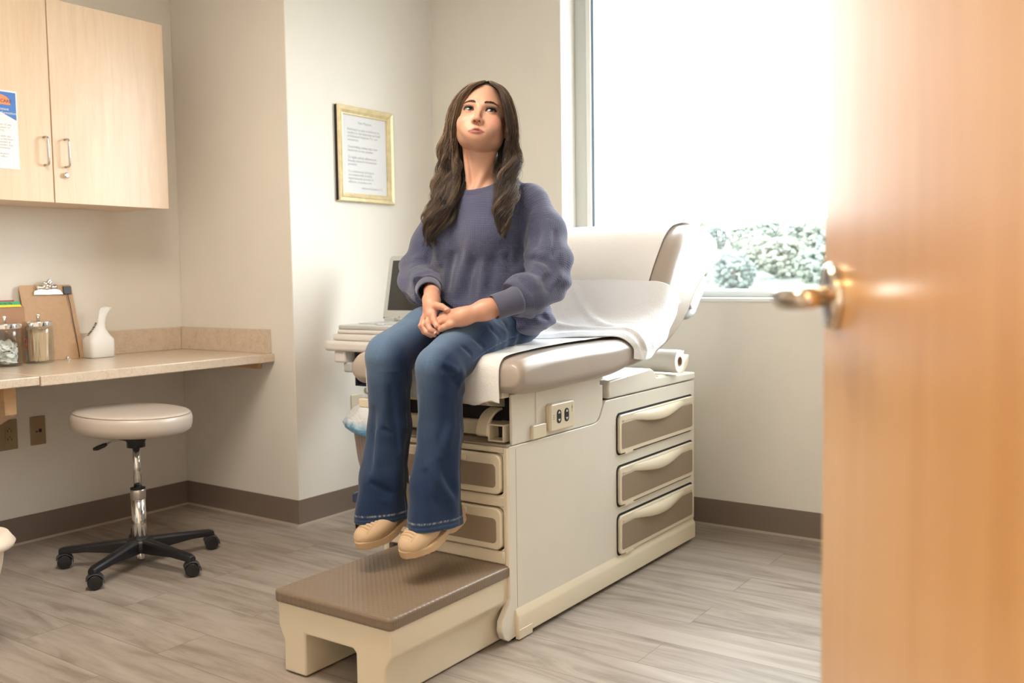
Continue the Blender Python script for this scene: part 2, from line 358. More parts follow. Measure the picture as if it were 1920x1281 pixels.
# ------------------------------------------------------------------ wall cabinet
CX = -3.636
cab = empty('wall_cabinet', (WX+.16, 2.05, 1.42), 'pale maple two-door wall cabinet hung above the counter', 'cabinet')
MB().box((WX+.001, 1.535, 1.425), (CX-.022, 2.562, 2.213)).build('cabinet_body', 'maple', cab, bevel=.001)
for k, (ya, yb) in enumerate(((1.53, 2.0445), (2.0485, 2.566))):
    d = MB().box((CX-.02, ya, 1.42), (CX, yb, 2.216)).build('door', 'maple', cab, bevel=.0015)
    hy = 2.012 if k == 0 else 2.098
    MB().tube([(CX-.001, hy, 1.672), (CX+.022, hy, 1.672), (CX+.029, hy, 1.669), (CX+.032, hy, 1.66), (CX+.032, hy, 1.575), (CX+.029, hy, 1.567), (CX+.022, hy, 1.564), (CX-.001, hy, 1.564)], .0042, 10).build('handle', 'steel', d, smooth=True)
    if k: MB().lathe([(.0035, 0), (.0035, .006), (.011, .008), (.0115, .014), (.008, .017)], (CX, 2.094, 1.53), 20, 'x').build('lock', 'chrome', d, bevel=.0005)
# flyer taped to the left door
fl = empty('paper_flyer', (CX+.001, 1.80, 1.54), 'white flyer with a blue and orange header taped to the cabinet door', 'flyer')
FXX = CX+.0008
def sheet(b, pts, x): b.add([(x, p[0], p[1]) for p in pts], [tuple(range(len(pts)))])
MB().box((FXX-.0004, 1.697, 1.538), (FXX+.0008, 1.913, 1.832)).build('sheet', 'paperw', fl)
b = MB(); pts = [(1.885-.17, 1.822), (1.907, 1.822), (1.907, 1.715)] + [(1.907-.185*t, 1.715+.032*t**.6+.0*t) for t in (.1, .2, .35, .5, .7, .9)]
pts = [(1.725, 1.826), (1.909, 1.826), (1.909, 1.722)] + [(1.909-.18*t, 1.722+.05*math.sin(t*1.7)) for t in (.15, .3, .45, .6, .8, 1)]
sheet(b, pts, FXX+.001); b.build('header_panel', 'mat_blue', fl)
b = MB(); sheet(b, [(1.80, 1.778), (1.888, 1.778)] + [(1.844+.044*math.cos(a), 1.788+.028*math.sin(a)) for a in np.linspace(0, PI, 9)], FXX+.0014); b.build('logo', 'mat_orange', fl)
text_mesh('logo_text', 'CARE', .017, (FXX+.0016, 1.85, 1.786), (0, 1, 0), (0, 0, 1), 'inkdark', fl)
text_mesh('header_text', 'Patient\nInformation', .014, (FXX+.0016, 1.842, 1.757), (0, 1, 0), (0, 0, 1), 'paperw', fl)
text_mesh('body_text', '\n'.join(['Please let our staff know of any', 'changes in your medication or', 'allergies before your visit.', '', 'If you need assistance with the', 'exam table please ask a member', 'of the staff for help. Remain in', 'the room until the provider has', 'seen you and given directions.', '', 'Thank you for your patience', 'and for choosing our office.']), .0115, (FXX+.0011, 1.742, 1.70), (0, 1, 0), (0, 0, 1), 'ink', fl, line=.95)

# ------------------------------------------------------------------ counter
CZ, CF = .772, -3.30
ct = empty('wall_counter', (-3.6, 2.2, CZ), 'beige laminate wall-hung counter with a low backsplash in the corner', 'counter')
b = MB(); b.box((WX+.001, 1.775, CZ-.038), (CF, CYW-.001, CZ))
b.build('worktop', 'lam', ct, bevel=.0035)
b = MB(); b.box((WX+.001, .30, CZ-.034), (CF-.005, 1.774, CZ-.001)); b.build('worktop', 'lam', ct, bevel=.0035)
b = MB(); b.box((WX+.001, .30, CZ), (WX+.020, CYW-.021, CZ+.108)); b.build('backsplash', 'lam', ct, bevel=.002)
b = MB(); b.box((WX+.001, CYW-.020, CZ), (CF-.02, CYW-.001, CZ+.108)); b.build('backsplash', 'lam', ct, bevel=.002)
MB().prism([(-3.95, .44), (-3.90, .44), (-3.425, .628), (-3.425, .731), (-3.95, .731)], 1.705, 1.748, 'y').build('wooden_bracket', 'mapleX', ct, bevel=.002)
MB().box((-3.6, 1.60, .69), (-3.45, 1.705, .733)).build('support_cleat', 'mapleX', ct, bevel=.002)
MB().box((WX+.02, CYW-.024, .70), (-3.385, CYW-.001, .733)).build('support_cleat', 'mapleX', ct, bevel=.002)

# clipboard, leaning
cb = empty('clipboard', (-3.86, 2.16, CZ), 'brown hardboard clipboard with a silver clip leaning on the wall', 'clipboard')
A = Vector((-3.900, 2.067, CZ+.001)); ux = Vector((0, 1, 0)); uz = Vector((-.046, -.022, .325)).normalized(); un = ux.cross(uz).normalized()
def CBP(u, v, w=0): return A + ux*u + uz*v + un*w
def cbprism(poly, w0, w1, b=None):
    b = b or MB(); n = len(poly); v = [CBP(p[0], p[1], w0) for p in poly] + [CBP(p[0], p[1], w1) for p in poly]
    return b.add(v, [tuple(range(n))[::-1], tuple(range(n, 2*n))] + [(i, (i+1) % n, n+(i+1) % n, n+i) for i in range(n)])
cbprism(rrect(0, 0, .230, .325, .012), -.003, 0).build('board', 'board', cb)
clip = cbprism([(.052, .282), (.178, .282), (.186, .276), (.172, .300), (.15, .306), (.085, .306), (.06, .30)], .001, .009).build('clip', 'chrome', cb, bevel=.002)
cbprism([(.186, .282), (.222, .282), (.224, .316), (.188, .318)], .002, .008).build('pen_holder', 'black', cb, bevel=.002)
b = MB(); b.tube([CBP(.202, .285, .008), CBP(.206, .24, .006), CBP(.206, .18, .005), CBP(.207, .1, .004), CBP(.206, .03, .004), CBP(.204, .004, .004)], .0022, 8)
b.build('cord', plain('cord', (.12, .09, .08), .5), cb, smooth=True)
# folder behind the jars with tabs
fo = empty('index_folder', (-3.9, 1.96, CZ), 'reddish brown folder with pink, green and yellow tabs behind the jars', 'folder')
MB().prism([(1.80, CZ+.001), (2.055, CZ+.001), (2.045, CZ+.235), (1.80, CZ+.235)], WX+.045, WX+.060, 'x').build('folder_cover', 'folder', fo, bevel=.001)
for nm, mt, z0, z1, y1, x in (('tab', 'pink', .236, .262, 2.015, WX+.048), ('tab', 'green', .243, .257, 2.028, WX+.062), ('tab', 'yellow', .234, .243, 2.034, WX+.0625)):
    MB().prism([(1.86, CZ+z0), (y1, CZ+z0), (y1-.006, CZ+z1), (1.86, CZ+z1)], x, x+.0012, 'x').build(nm, mt, fo)
text_mesh('tab_text', 'Exam Room Adv. Mtg', .010, (WX+.0635, 1.905, CZ+.246), (0, 1, 0), (0, 0, 1), 'inkdark', fo)
# jars
def jar(name, c, label, R=.060, Hh=.135):
    j = empty(name, c, label, 'jar', 'glass jars on the counter')
    b = MB(); b.lathe([(R*.93, 0.001), (R, .006), (R, Hh-.01), (R*.93, Hh), (R*.93-.003, Hh), (R-.003, Hh-.012), (R-.003, .010), (R*.90, .006)], c, 40); b.build('glass', 'jar', j, smooth=True)
    lid = MB().lathe([(R*.96, 0), (R*1.03, .001), (R*1.03, .018), (R*.98, .022), (.006, .024)], (c[0], c[1], c[2]+Hh+.001), 40).build('lid', 'chrome', j, bevel=.001)
    MB().lathe([(.006, 0), (.0055, .016), (.0075, .018), (.0075, .027), (.003, .030)], (c[0], c[1], c[2]+Hh+.024), 16).build('knob', 'chrome', lid, smooth=True)
    return j
J2 = (-3.834, 2.062, CZ+.001); J1 = (-3.815, 1.915, CZ+.001)
j2 = jar('glass_jar', J2, 'lidded glass jar filled with wooden tongue depressors', .056, .150)
j1 = jar('glass_jar', J1, 'lidded glass jar of white gauze left of the tongue depressor jar', .060, .148)
b = MB(); rc2 = .012
b.loft([[(J2[0]+.0565*math.cos(a0+.0), J2[1]+.0565*math.sin(a0), J2[2]+.075+r*math.sin(q)) if False else (J2[0]+.0566*math.cos(a0+r*math.cos(q)/.056), J2[1]+.0566*math.sin(a0+r*math.cos(q)/.056), J2[2]+.085+r*1.3*math.sin(q)) for q in np.linspace(0, 2*PI, 21)[:-1]] for a0, r in ((-1.62, .016), (-1.62, .013))], True, False)
b.build('sticker_ring', 'red', j2)
st = MB(); st.loft([[(x*w, d, h) for x, d in ((-1, -.0008), (1, -.0008), (1, .0008), (-1, .0008))] for h, w in ((-.066, .003), (-.063, .007), (.055, .0075), (.063, .006), (.066, .002))])
ns = 22
for k in range(ns):
    if k == 0: s0 = st.build('tongue_depressor', 'stick'); o = s0
    else: o = s0.copy(); COL.objects.link(o)
    a = k*2.399; r = .044*math.sqrt((k+.5)/ns)
    o.location = (J2[0]+r*math.cos(a)*.80, J2[1]+r*math.sin(a)*.80, J2[2]+.0745)
    o.rotation_euler = (random.uniform(-.13, .19), random.uniform(-.12, .12), random.uniform(-.9, .9)+1.1)
    tag(o, 'wooden tongue depressor standing in the right-hand glass jar', 'tongue depressor', 'tongue depressors in the jar')
# gauze: crumpled sheets
def blob(c, rad, seed, n=26, amp=.25, fr=3.0):
    g = np.random.default_rng(seed); ph = g.uniform(0, 6, (6, 3)); v = []; rings = []
    for i in range(n+1):
        t = PI*i/n; ring = []
        for k in range(2*n):
            p = 2*PI*k/(2*n); d = np.array((math.sin(t)*math.cos(p), math.sin(t)*math.sin(p), math.cos(t)))
            q = 1 + amp*sum(abs(math.sin(fr*(d @ ph[m]) + m)) - .6 for m in range(4))/4*1.6
            ring.append(tuple(np.array(c) + d*np.array(rad)*q))
        rings.append(ring)
    return MB().loft(rings)
gb_ = MB(); gq = np.random.default_rng(8)
for k in range(26):
    zc = .012+.078*k/26; rm = .050 if k < 20 else .034; a = gq.uniform(0, 6.28); ax_ = Vector((math.cos(a), math.sin(a), gq.uniform(-.7, .7))).normalized(); bx_ = ax_.cross(Vector((gq.uniform(-.6, .6), gq.uniform(-.6, .6), 1))).normalized()
    c_g = Vector((J1[0]+gq.uniform(-.012, .012), J1[1]+gq.uniform(-.012, .012), J1[2]+zc)); m_ = 9; vv_ = []; nn = ax_.cross(bx_)
    for i in range(m_):
        for j in range(m_):
            u, v2 = (i/(m_-1)-.5)*.074, (j/(m_-1)-.5)*.060; p = c_g+ax_*u+bx_*v2+nn*(.006*math.sin(u*120+k)+.005*math.sin(v2*150+k*2)); dx, dy = p.x-J1[0], p.y-J1[1]; rr_ = math.hypot(dx, dy)
            if rr_ > rm: p.x, p.y = J1[0]+dx*rm/rr_, J1[1]+dy*rm/rr_
            p.z = max(p.z, J1[2]+.011); vv_.append(p)
    gb_.add(vv_, [(i*m_+j, (i+1)*m_+j, (i+1)*m_+j+1, i*m_+j+1) for i in range(m_-1) for j in range(m_-1)])
gz = gb_.build('gauze', 'paperw', None, smooth=True)
tag(gz, 'crumpled white gauze heaped inside the left glass jar', 'gauze', kind='stuff')
# small loose metal cap
cp = MB().lathe([(.009, 0), (.0095, .002), (.0095, .014), (.008, .016)], (-3.845, 2.19, CZ+.0005), 20).build('metal_cap', 'chrome', bevel=.0008)
tag(cp, 'small silver cap lying on the counter in front of the clipboard', 'cap')
# white bag
bg = empty('cotton_bag', (-3.86, 2.39, CZ), 'white paper pouch with a twisted top standing on the counter', 'bag')
bx = Vector((.05, .998, 0)); by = Vector((-.998, .05, 0)); cB = Vector((-3.866, 2.343, CZ+.001))
def BP(u, v, z): return cB + bx*u + by*v + Vector((0, 0, z))
prof = [(.0, .052, .040, 0, 0), (.004, .056, .044, 0, 0), (.05, .057, .046, 0, 0), (.078, .057, .046, .0, 0), (.10, .045, .034, .002, 0), (.125, .026, .020, .006, 0), (.15, .018, .012, .014, 0), (.175, .018, .008, .020, 0), (.195, .022, .006, .030, 0), (.212, .026, .003, .042, 0), (.218, .018, .002, .05, 0)]
rings = []
for z, a, c, sh, _ in prof:
    ring = []
    for k in range(32):
        q = 2*PI*k/32; cx2, sx2 = math.cos(q), math.sin(q); e = .35 if z < .09 else .8
        ring.append(BP(sh + a*math.copysign(abs(cx2)**e, cx2), c*math.copysign(abs(sx2)**e, sx2), z + .003*math.sin(5*q+z*80)*(z > .1)))
    rings.append(ring)
MB().loft(rings).build('pouch', 'paperw', bg, smooth=True)
b = MB()
for k in range(9):
    z = .098 + k*.0062; vv = -.0345 + (z-.1)*.33
    for (w0, w1) in ((-.030, -.012),):
        w0, w1 = -.010, .006; uu = -float(np.interp(z, [.1, .125, .15, .175], [.0455, .023, .007, .001]))-.0022; zz2 = z+.0028+.001*(k % 3); u3 = -float(np.interp(zz2, [.1, .125, .15, .175], [.0455, .023, .007, .001]))-.0022; p = [BP(uu, -.012, z), BP(uu, .004, z), BP(u3, .004, zz2), BP(u3, -.012, zz2)]
        b.add(p, [(0, 1, 2, 3)])
b.build('barcode', 'inkdark', bg)
# outlets on the left wall under the counter
o1 = empty('power_outlet', (WX, 1.95, .47), 'almond duplex power outlet on the left wall beside the data jack', 'outlet')
MB().box((WX, 1.895, .408), (WX+.006, 2.019, .535)).build('faceplate', 'plug', o1, bevel=.002)
MB().box((WX+.006, 1.967, .434), (WX+.009, 2.000, .504)).build('receptacle', 'plug', o1, bevel=.001)
for z in (.452, .488):
    b = MB(); b.box((WX+.009, 1.975, z-.004), (WX+.0095, 1.9775, z+.006)); b.box((WX+.009, 1.990, z-.004), (WX+.0095, 1.9925, z+.005)); b.box((WX+.009, 1.982, z+.008), (WX+.0095, 1.986, z+.012)); b.build('socket_slots', 'dark', o1)
o2 = empty('data_jack', (WX, 2.106, .47), 'almond wall plate with a data jack left of the stool seat', 'wall plate')
MB().box((WX, 2.074, .411), (WX+.006, 2.140, .534)).build('faceplate', 'plug', o2, bevel=.002)
for (ya, yb, za, zb_) in ((2.086, 2.129, .514, .522), (2.086, 2.129, .421, .429), (2.093, 2.124, .462, .492)): MB().box((WX+.006, ya, za), (WX+.0082, yb, zb_)).build('label_strip', 'card', o2)
MB().box((WX+.0083, 2.108, .465), (WX+.009, 2.121, .480)).build('socket', 'black', o2); MB().box((WX+.0083, 2.096, .466), (WX+.009, 2.103, .472)).build('socket', 'black', o2)

# ------------------------------------------------------------------ framed text
pf = empty('picture_frame', (CXW, 3.31, 1.68), 'gold framed mission statement hanging on the white wall behind the laptop', 'picture')
py0, py1, pz0, pz1, px_ = 3.128, 3.506, 1.462, 1.905, CXW+.001
def frame_ring(b, ins0, ins1, x0, x1):
    o_ = [(py0+ins0, pz0+ins0), (py1-ins0, pz0+ins0), (py1-ins0, pz1-ins0), (py0+ins0, pz1-ins0)]
    i_ = [(py0+ins1, pz0+ins1), (py1-ins1, pz0+ins1), (py1-ins1, pz1-ins1), (py0+ins1, pz1-ins1)]
    v = [(x0, *p) for p in o_] + [(x1, *p) for p in i_]; n = len(b.v); b.add(v, [(k, (k+1) % 4, 4+(k+1) % 4, 4+k) for k in range(4)])
b = MB()
for (i0, i1, xa, xb) in ((0, 0, .0, .016), (0, .004, .016, .022), (.004, .018, .022, .018), (.018, .022, .018, .021), (.022, .034, .021, .013), (.034, .040, .013, .014), (.040, .042, .014, .006)):
    frame_ring(b, i0, i1, px_+xa, px_+xb)
b.build('frame', plain('champagne gold frame', (.72, .60, .36), .38, .25, nscale=80, nb=.1, var=.12, vscale=30), pf)
MB().box((px_-.0005, py0+.001, pz0+.001), (px_+.005, py1-.001, pz1-.001)).build('backing', 'black', pf)
b = MB(); b.box((px_, py0-.0015, pz0+.004), (px_+.015, py0+.0005, pz1-.004)); b.build('frame_side', 'dark', pf)
MB().box((px_+.005, py0+.04, pz0+.04), (px_+.006, py1-.04, pz1-.04)).build('sheet', plain('printed sheet', (.84, .84, .86), .7), pf)
T = ['Relieving foot pain is dedicated to', 'excellence, the physicians and staff', 'of Advanced Surgeons, P.C. are', 'committed:', '', 'To providing cutting edge, best', 'based care to our patients.', '', 'To highly ethical, efficient and', 'friendly standard of treatment', 'provided.', '', 'To continuously striving to', 'coordinate with evolving', 'improvements, in order to', 'effective, economic care.']
text_mesh('title', 'Our Mission', .018, (px_+.0065, 3.318, 1.828), (0, 1, 0), (0, 0, 1), 'inkpale', pf, 'CENTER')
text_mesh('body_text', '\n'.join(T), .0158, (px_+.0065, 3.202, 1.796), (0, 1, 0), (0, 0, 1), 'inkpale', pf, line=1.03)
text_mesh('signature', 'Advanced Surgeons, P.C.', .0145, (px_+.0065, 3.29, 1.526), (0, 1, 0), (0, 0, 1), 'inkpale', pf)
MB().box((px_+.0085, py0+.04, pz0+.04), (px_+.0095, py1-.04, pz1-.04)).build('glass', 'picglass', pf)
o3 = empty('power_outlet', (CXW, 3.225, .49), 'cream outlet plate on the white wall half hidden behind the cart', 'outlet')
MB().box((CXW, 3.187, .435), (CXW+.006, 3.262, .552)).build('faceplate', 'cream', o3, bevel=.002)

# ------------------------------------------------------------------ stool
SX, SY = -3.268, 2.118
stl = empty('rolling_stool', (SX, SY, 0), 'round grey vinyl stool on a black five-star caster base', 'stool')
R_, zt = .222, .612
tl = Matrix.Rotation(math.radians(3.2), 3, Vector((-.574, .819, 0)).normalized())
prof = [(.02, -.088), (.15, -.088), (.190, -.086), (.208, -.080), (.218, -.070), (R_, -.052), (R_, -.030), (.2175, -.016), (.208, -.0065), (.196, -.0035), (.15, -.002), (.08, -.0008), (.01, 0)]
b = MB().lathe(prof, (0, 0, 0), 64); b.v = [tuple(Vector((SX-.014, SY+.0, zt)) + tl @ Vector(p)) for p in b.v]
seat = b.build('seat', plain('grey vinyl seat', (.56, .485, .415), .33, nscale=350, nb=.12, coat=.15), stl, smooth=True)
b = MB(); ring = [tuple(Vector((SX-.014, SY, zt)) + tl @ Vector((.213*math.cos(a), .213*math.sin(a), -.0095))) for a in np.linspace(0, 2*PI, 65)]
b.tube(ring, .0016, 6, False); b.build('seam', plain('seat seam', (.40, .34, .29), .5), seat, smooth=True)
MB().box((SX-.07, SY-.07, .500), (SX+.06, SY+.07, .522)).build('seat_plate', 'black', stl, bevel=.006)
MB().lathe([(.034, -.02), (.034, .0), (.045, .02)], (SX, SY, .485), 24).build('mount_collar', 'black', stl, smooth=True)
b = MB(); lr = Vector((-.819, -.574, 0)); b.tube([Vector((SX, SY, .497)), Vector((SX, SY, .49))+lr*.09, Vector((SX, SY, .476))+lr*.115], .0035, 8); lev = b.build('height_lever', 'steel', stl, smooth=True)
MB().tube([Vector((SX, SY, .478))+lr*.112, Vector((SX, SY, .472))+lr*.125, Vector((SX, SY, .462))+lr*.15, Vector((SX, SY, .458))+lr*.165], [.005, .009, .0095, .006], 10).build('lever_grip', 'black', lev, smooth=True)
MB().lathe([(.0145, 0), (.0145, .22)], (SX, SY, .27), 24).build('piston', 'chrome', stl, smooth=True)
MB().lathe([(.024, 0), (.0265, .002), (.0265, .19)], (SX, SY, .085), 28).build('column', 'chrome', stl, smooth=True)
b = MB(); b.lathe([(.0275, 0), (.029, .002), (.029, .034), (.0275, .038), (.018, .039)], (SX, SY, .262), 28); cl = b.build('column_collar', 'steel', stl, smooth=True)
b = MB(); b.lathe([(.0275, 0), (.028, .002), (.028, .006), (.02, .008)], (SX, SY, .300), 28); b.build('collar_ring', 'black', cl)
MB().lathe([(.016, 0), (.0165, .002), (.0165, .05)], (SX, SY, .026), 20).build('column_foot', 'chrome', stl, smooth=True)
MB().lathe([(.045, -.052), (.052, -.045), (.050, -.01), (.036, .0)], (SX, SY, .108), 30).build('hub', 'black', stl, smooth=True)
angs = [-139.5, -66.5, 3.5, 79.5, 150.5]
for a in angs:
    a = math.radians(a); u = Vector((math.cos(a), math.sin(a), 0)); s = Vector((-u.y, u.x, 0)); C0 = Vector((SX, SY, 0)); rings = []
    for d, zt_, zb, w in ((.03, .107, .055, .024), (.10, .102, .056, .021), (.20, .092, .062, .0185), (.285, .084, .058, .018), (.303, .078, .056, .014)):
        p = C0 + u*d; rings.append([p+s*w*x+Vector((0, 0, z)) for x, z in ((-1, zb), (-1, zt_-.010), (-.72, zt_-.002), (0, zt_), (.72, zt_-.002), (1, zt_-.010), (1, zb))])
    lg = MB().loft(rings).build('base_leg', 'black', stl, bevel=.002)
    P = C0 + u*.29; e = Vector((.86, -.51, 0)); e2 = Vector((.51, .86, 0))
    cs = MB(); cw = P + e2*.004
    MB().tube([P+Vector((0, 0, .040)), P+Vector((0, 0, .060))], .010, 12).build('caster_stem', 'steel', lg, smooth=True)
    b = MB()
    for k in (-1, 1):
        cc = cw + e*(.014*k) + Vector((0, 0, .0268)); 
        rg = [[cc + e*(w_) + (e2*math.cos(q)+Vector((0, 0, 1))*math.sin(q))*r for q in np.linspace(0, 2*PI, 25)[:-1]] for w_, r in ((-.010, .022), (-.009, .026), (.009, .026), (.010, .022))]
        b.loft(rg)
    b.build('caster_wheel', 'black', lg, bevel=.0015)
    b = MB(); rg = []
    for q in np.linspace(.1*PI, 1.05*PI, 13):
        cc = cw + Vector((0, 0, .0268)) + (-e2*math.cos(q)+Vector((0, 0, 1))*math.sin(q))*.029
        rg.append([cc - e*.024, cc + e*.024, cc + e*.024 + (-e2*math.cos(q)+Vector((0, 0, 1))*math.sin(q))*.003, cc - e*.024 + (-e2*math.cos(q)+Vector((0, 0, 1))*math.sin(q))*.003])
    b.loft(rg); b.build('caster_hood', plain('dark grey plastic', (.045, .045, .055), .4), lg, bevel=.001)

# ------------------------------------------------------------------ cream bin, far left
bn = empty('waste_bin', (-2.960, 1.313, 0), 'cream plastic bin with a rolled rim at the left edge of the view', 'bin')
b = MB(); rings = []
for z, r in ((0, .062), (.004, .066), (.12, .085), (.19, .102), (.25, .117), (.30, .124), (.306, .150), (.318, .156), (.332, .146), (.345, .138), (.350, .120), (.352, .02)):
    rings.append([(-2.960+r*math.cos(q), 1.313+r*math.sin(q), z+.001) for q in np.linspace(0, 2*PI, 41)[:-1]])
BIN = (b, rings)
MB().loft(rings[:7]+rings[7:]).build('bin_body', plain('peach cream plastic', (.78, .66, .54), .4), bn, smooth=True)
# ------------------------------------------------------------------ examination table
TX0, TX1, TY0, TY1 = -2.115, -1.603, 2.262, 3.592
et = empty('exam_table', (-1.86, 2.9, 0), 'cream and taupe padded examination table with drawers and a raised backrest', 'examination table')
# lower cabinet: front frame with flared feet, side walls, plinth
def side_poly():   # (y, z) outline of the side, front foot flares forward
    p = [(TY0+.03, .012), (TY0-.012, .008), (TY0-.034, .022), (TY0-.046, .05), (TY0-.042, .078), (TY0-.022, .100), (TY0-.006, .118), (TY0, .14), (TY0, .590), (TY0+.006, .597),
         (TY0+.50, .597), (TY0+.530, .601), (TY0+.548, .612), (TY0+.575, .655), (TY0+.588, .668), (TY1-.004, .668), (TY1, .664), (TY1, .095), (TY1-.012, .082), (TY1-.012, .012)]
    return p
body = MB().prism(side_poly(), TX1-.022, TX1, 'x')
body.prism(side_poly(), TX0, TX0+.022, 'x')
cabinet = body.build('cabinet_side', 'creampanel', et, bevel=.005, seg=3)
b = MB(); b.box((TX0+.022, TY1-.02, .02), (TX1-.022, TY1-.002, .66)); b.box((TX0+.022, TY0+.03, .575), (TX1-.022, TY0+.55, .594)); b.box((TX0+.022, TY0+.57, .645), (TX1-.022, TY1-.02, .666)); b.box((TX0+.022, TY0+.555, .594), (TX1-.022, TY0+.57, .664))
b.box((TX0+.022, 2.82, .03), (TX1-.022, 2.84, .57))
b.build('carcass', 'cream', et, bevel=.003)
# front frame pieces (face -Y)
b = MB(); F0, F1 = TY0-.002, TY0+.03
for (z0, z1) in ((.576, .596), (.412, .446), (.236, .276)): b.box((TX0+.014, F0+.0005, z0), (TX1-.014, F1, z1))
for (x0, x1) in ((TX1-.020, TX1-.002), (TX0+.002, TX0+.020)): b.box((x0, F0, .13), (x1, F1, .596))
b.build('front_frame', 'cream', et, bevel=.006, seg=3)
# rounded fillet corners of the front openings
b = MB()
for (z0, z1) in ((.446, .576), (.276, .412)):
    for xs, sgn in ((TX1-.020, -1), (TX0+.020, 1)):
        for zc, sz in ((z0, 1), (z1, -1)):
            n = 6; r = .022; pts = [(xs, zc), (xs+sgn*r, zc)] + [(xs+sgn*r - sgn*r*math.sin(q), zc+sz*r - sz*r*math.cos(q)) for q in np.linspace(0, PI/2, n+1)[1:]]
            MB().prism(pts, F0+.004, F1, 'y').build('corner_fillet', 'cream', et)
pts = [(TX1-.020, .236), (TX1-.06, .236)] + [(TX1-.06+.04*math.sin(q), .236-.04+.04*math.cos(q)) for q in np.linspace(0, PI/2, 7)[1:]]
MB().prism(pts, F0+.004, F1, 'y').build('corner_fillet', 'cream', et)
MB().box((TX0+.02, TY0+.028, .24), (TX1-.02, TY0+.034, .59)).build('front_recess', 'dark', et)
for (z0, z1) in ((.450, .572), (.280, .407)):
    d = MB().prism(rrect(TX0+.026, z0, TX1-.026, z1, .024), TY0-.008, TY0+.026, 'y').build('drawer', 'cream', et, bevel=.005, seg=3)
    MB().prism(rrect(TX0+.044, z0+.020, TX1-.044, z1-.030, .014), TY0-.0092, TY0-.006, 'y').build('drawer_inset', 'taupe', d, bevel=.001)
    MB().prism(rrect(TX0+.15, z1-.026, TX1-.15, z1-.008, .006), TY0-.018, TY0-.007, 'y').build('drawer_pull', 'cream', d, bevel=.004)
# plinth skirt on the right side with a chamfer above it
b = MB()
for xs, sg in ((TX1, 1), (TX0, -1)):
    pl = [(xs-.004*sg, .104), (xs+.010*sg, .078), (xs+.012*sg, .070), (xs+.012*sg, .014), (xs-.004*sg, .014)]
    v0 = [(p[0], TY0+.022, p[1]) for p in pl]; v1 = [(p[0], TY1-.014, p[1]) for p in pl]
    if sg < 0: v0 = v0[::-1]; v1 = v1[::-1]
    b.loft([v0, v1])
b.build('plinth', 'cream', et, bevel=.003)
MB().box((TX1-.001, TY0+.024, .004), (TX1+.0135, TY0+.098, .034)).build('foot_cover', 'cream', et, bevel=.002)
b = MB()
for (x, y) in ((TX1-.03, TY0+.05), (TX1-.03, TY1-.08), (TX1-.03, 2.93), (TX0+.03, TY0+.05), (TX0+.03, TY1-.08)): MB().box((x-.02, y-.03, 0), (x+.02, y+.03, .02)).build('levelling_foot', 'black', et)
MB().box((TX1-.0005, TY0+.036, .100), (TX1+.0004, TY0+.0372, .588)).build('panel_seam', 'taupe', et)
# side drawers
DY0, DY1 = 2.930, 3.566
for k, (z0, z1) in enumerate(((.466, .606), (.278, .417), (.100, .241))):
    b = MB().prism(rrect(DY0-.006, z0-.006, DY1+.006, z1+.007, .022), TX1-.001, TX1+.0008, 'x'); b.build('drawer_gap', 'dark', et)
    d = MB().prism(rrect(DY0, z0, DY1, z1, .020), TX1, TX1+.011, 'x').build('drawer', 'cream', et, bevel=.004, seg=3)
    MB().prism(rrect(DY0+.016, z0+.016, DY1-.016, z1-.030, .010), TX1+.0095, TX1+.0118, 'x').build('drawer_inset', 'taupe', d, bevel=.0006)
    n = 30; rings = []
    for i in range(n+1):
        t = i/n; y = DY0+.02+(DY1-DY0-.04)*t; s = max(0, math.sin(PI*min(1, max(0, (t-.12)/.76))))**1.4
        zt2 = z1-.006; zb = z1-.031-.020*s; o = .0108+.017*s; x = TX1
        rings.append([(x+.0105, y, zt2), (x+.0105+.5*(o-.0105), y, zt2-.003), (x+o, y, zt2-.012-.006*s), (x+o+.001, y, zb+.004), (x+o-.002, y, zb), (x+.0105, y, zb+.003)])
    MB().loft(rings).build('drawer_pull', 'cream', d, smooth=True)
    MB().box((TX1+.008, DY0+.04, z0-.004), (TX1+.0125, DY0+.10, z0+.003)).build('drawer_catch', 'cream', d)
# upper rear housing under the backrest
b = MB(); b.prism([(2.868, .672), (TY1+.002, .672), (TY1+.002, .700), (3.24, .712), (3.215, .742), (3.19, .750), (2.87, .735), (2.862, .71)], TX0-.004, TX1+.004, 'x')
b.build('rear_housing', 'creampanel', et, bevel=.006, seg=3)
MB().box((TX0+.01, 3.27, .69), (TX1-.004, 3.34, .716)).build('roll_cradle', 'cream', et, bevel=.006)
MB().prism([(3.46, .70), (3.50, .70), (3.545, .735), (3.56, .775), (3.545, .775), (3.50, .74)], TX1-.04, TX1-.006, 'x').build('roll_arm', 'cream', et, bevel=.004)
# upper chassis: side panel with hand switch
b = MB(); b.prism([(TY0+.022, .599), (TY0+.505, .599), (TY0+.528, .604), (TY0+.545, .616), (TY0+.570, .655), (TY0+.570, .725), (TY0+.552, .725), (TY0+.552, .752), (TY0+.022, .752)], TX1-.012, TX1-.001, 'x')
b.prism([(TY0+.022, .599), (TY0+.55, .599), (TY0+.55, .752), (TY0+.022, .752)], TX0+.001, TX0+.012, 'x')
b.box((TX0+.0, TY0+.20, .600), (TX1-.012, TY0+.55, .75))
b.build('chassis_panel', 'creampanel', et, bevel=.0025)
MB().box((TX1-.002, TY0+.148, .650), (TX1+.002, TY0+.156, .745)).build('panel_rib', 'creampanel', et, bevel=.001)
MB().prism(rrect(TY0+.118, .6015, TY0+.196, .646, .006), TX1-.002, TX1+.010, 'x').build('cover_cap', 'cream', et, bevel=.003)
sw = MB().prism(rrect(TY0+.205, .612, TY0+.352, .702, .012), TX1-.002, TX1+.018, 'x').build('switch_box', 'cream', et, bevel=.006, seg=3)
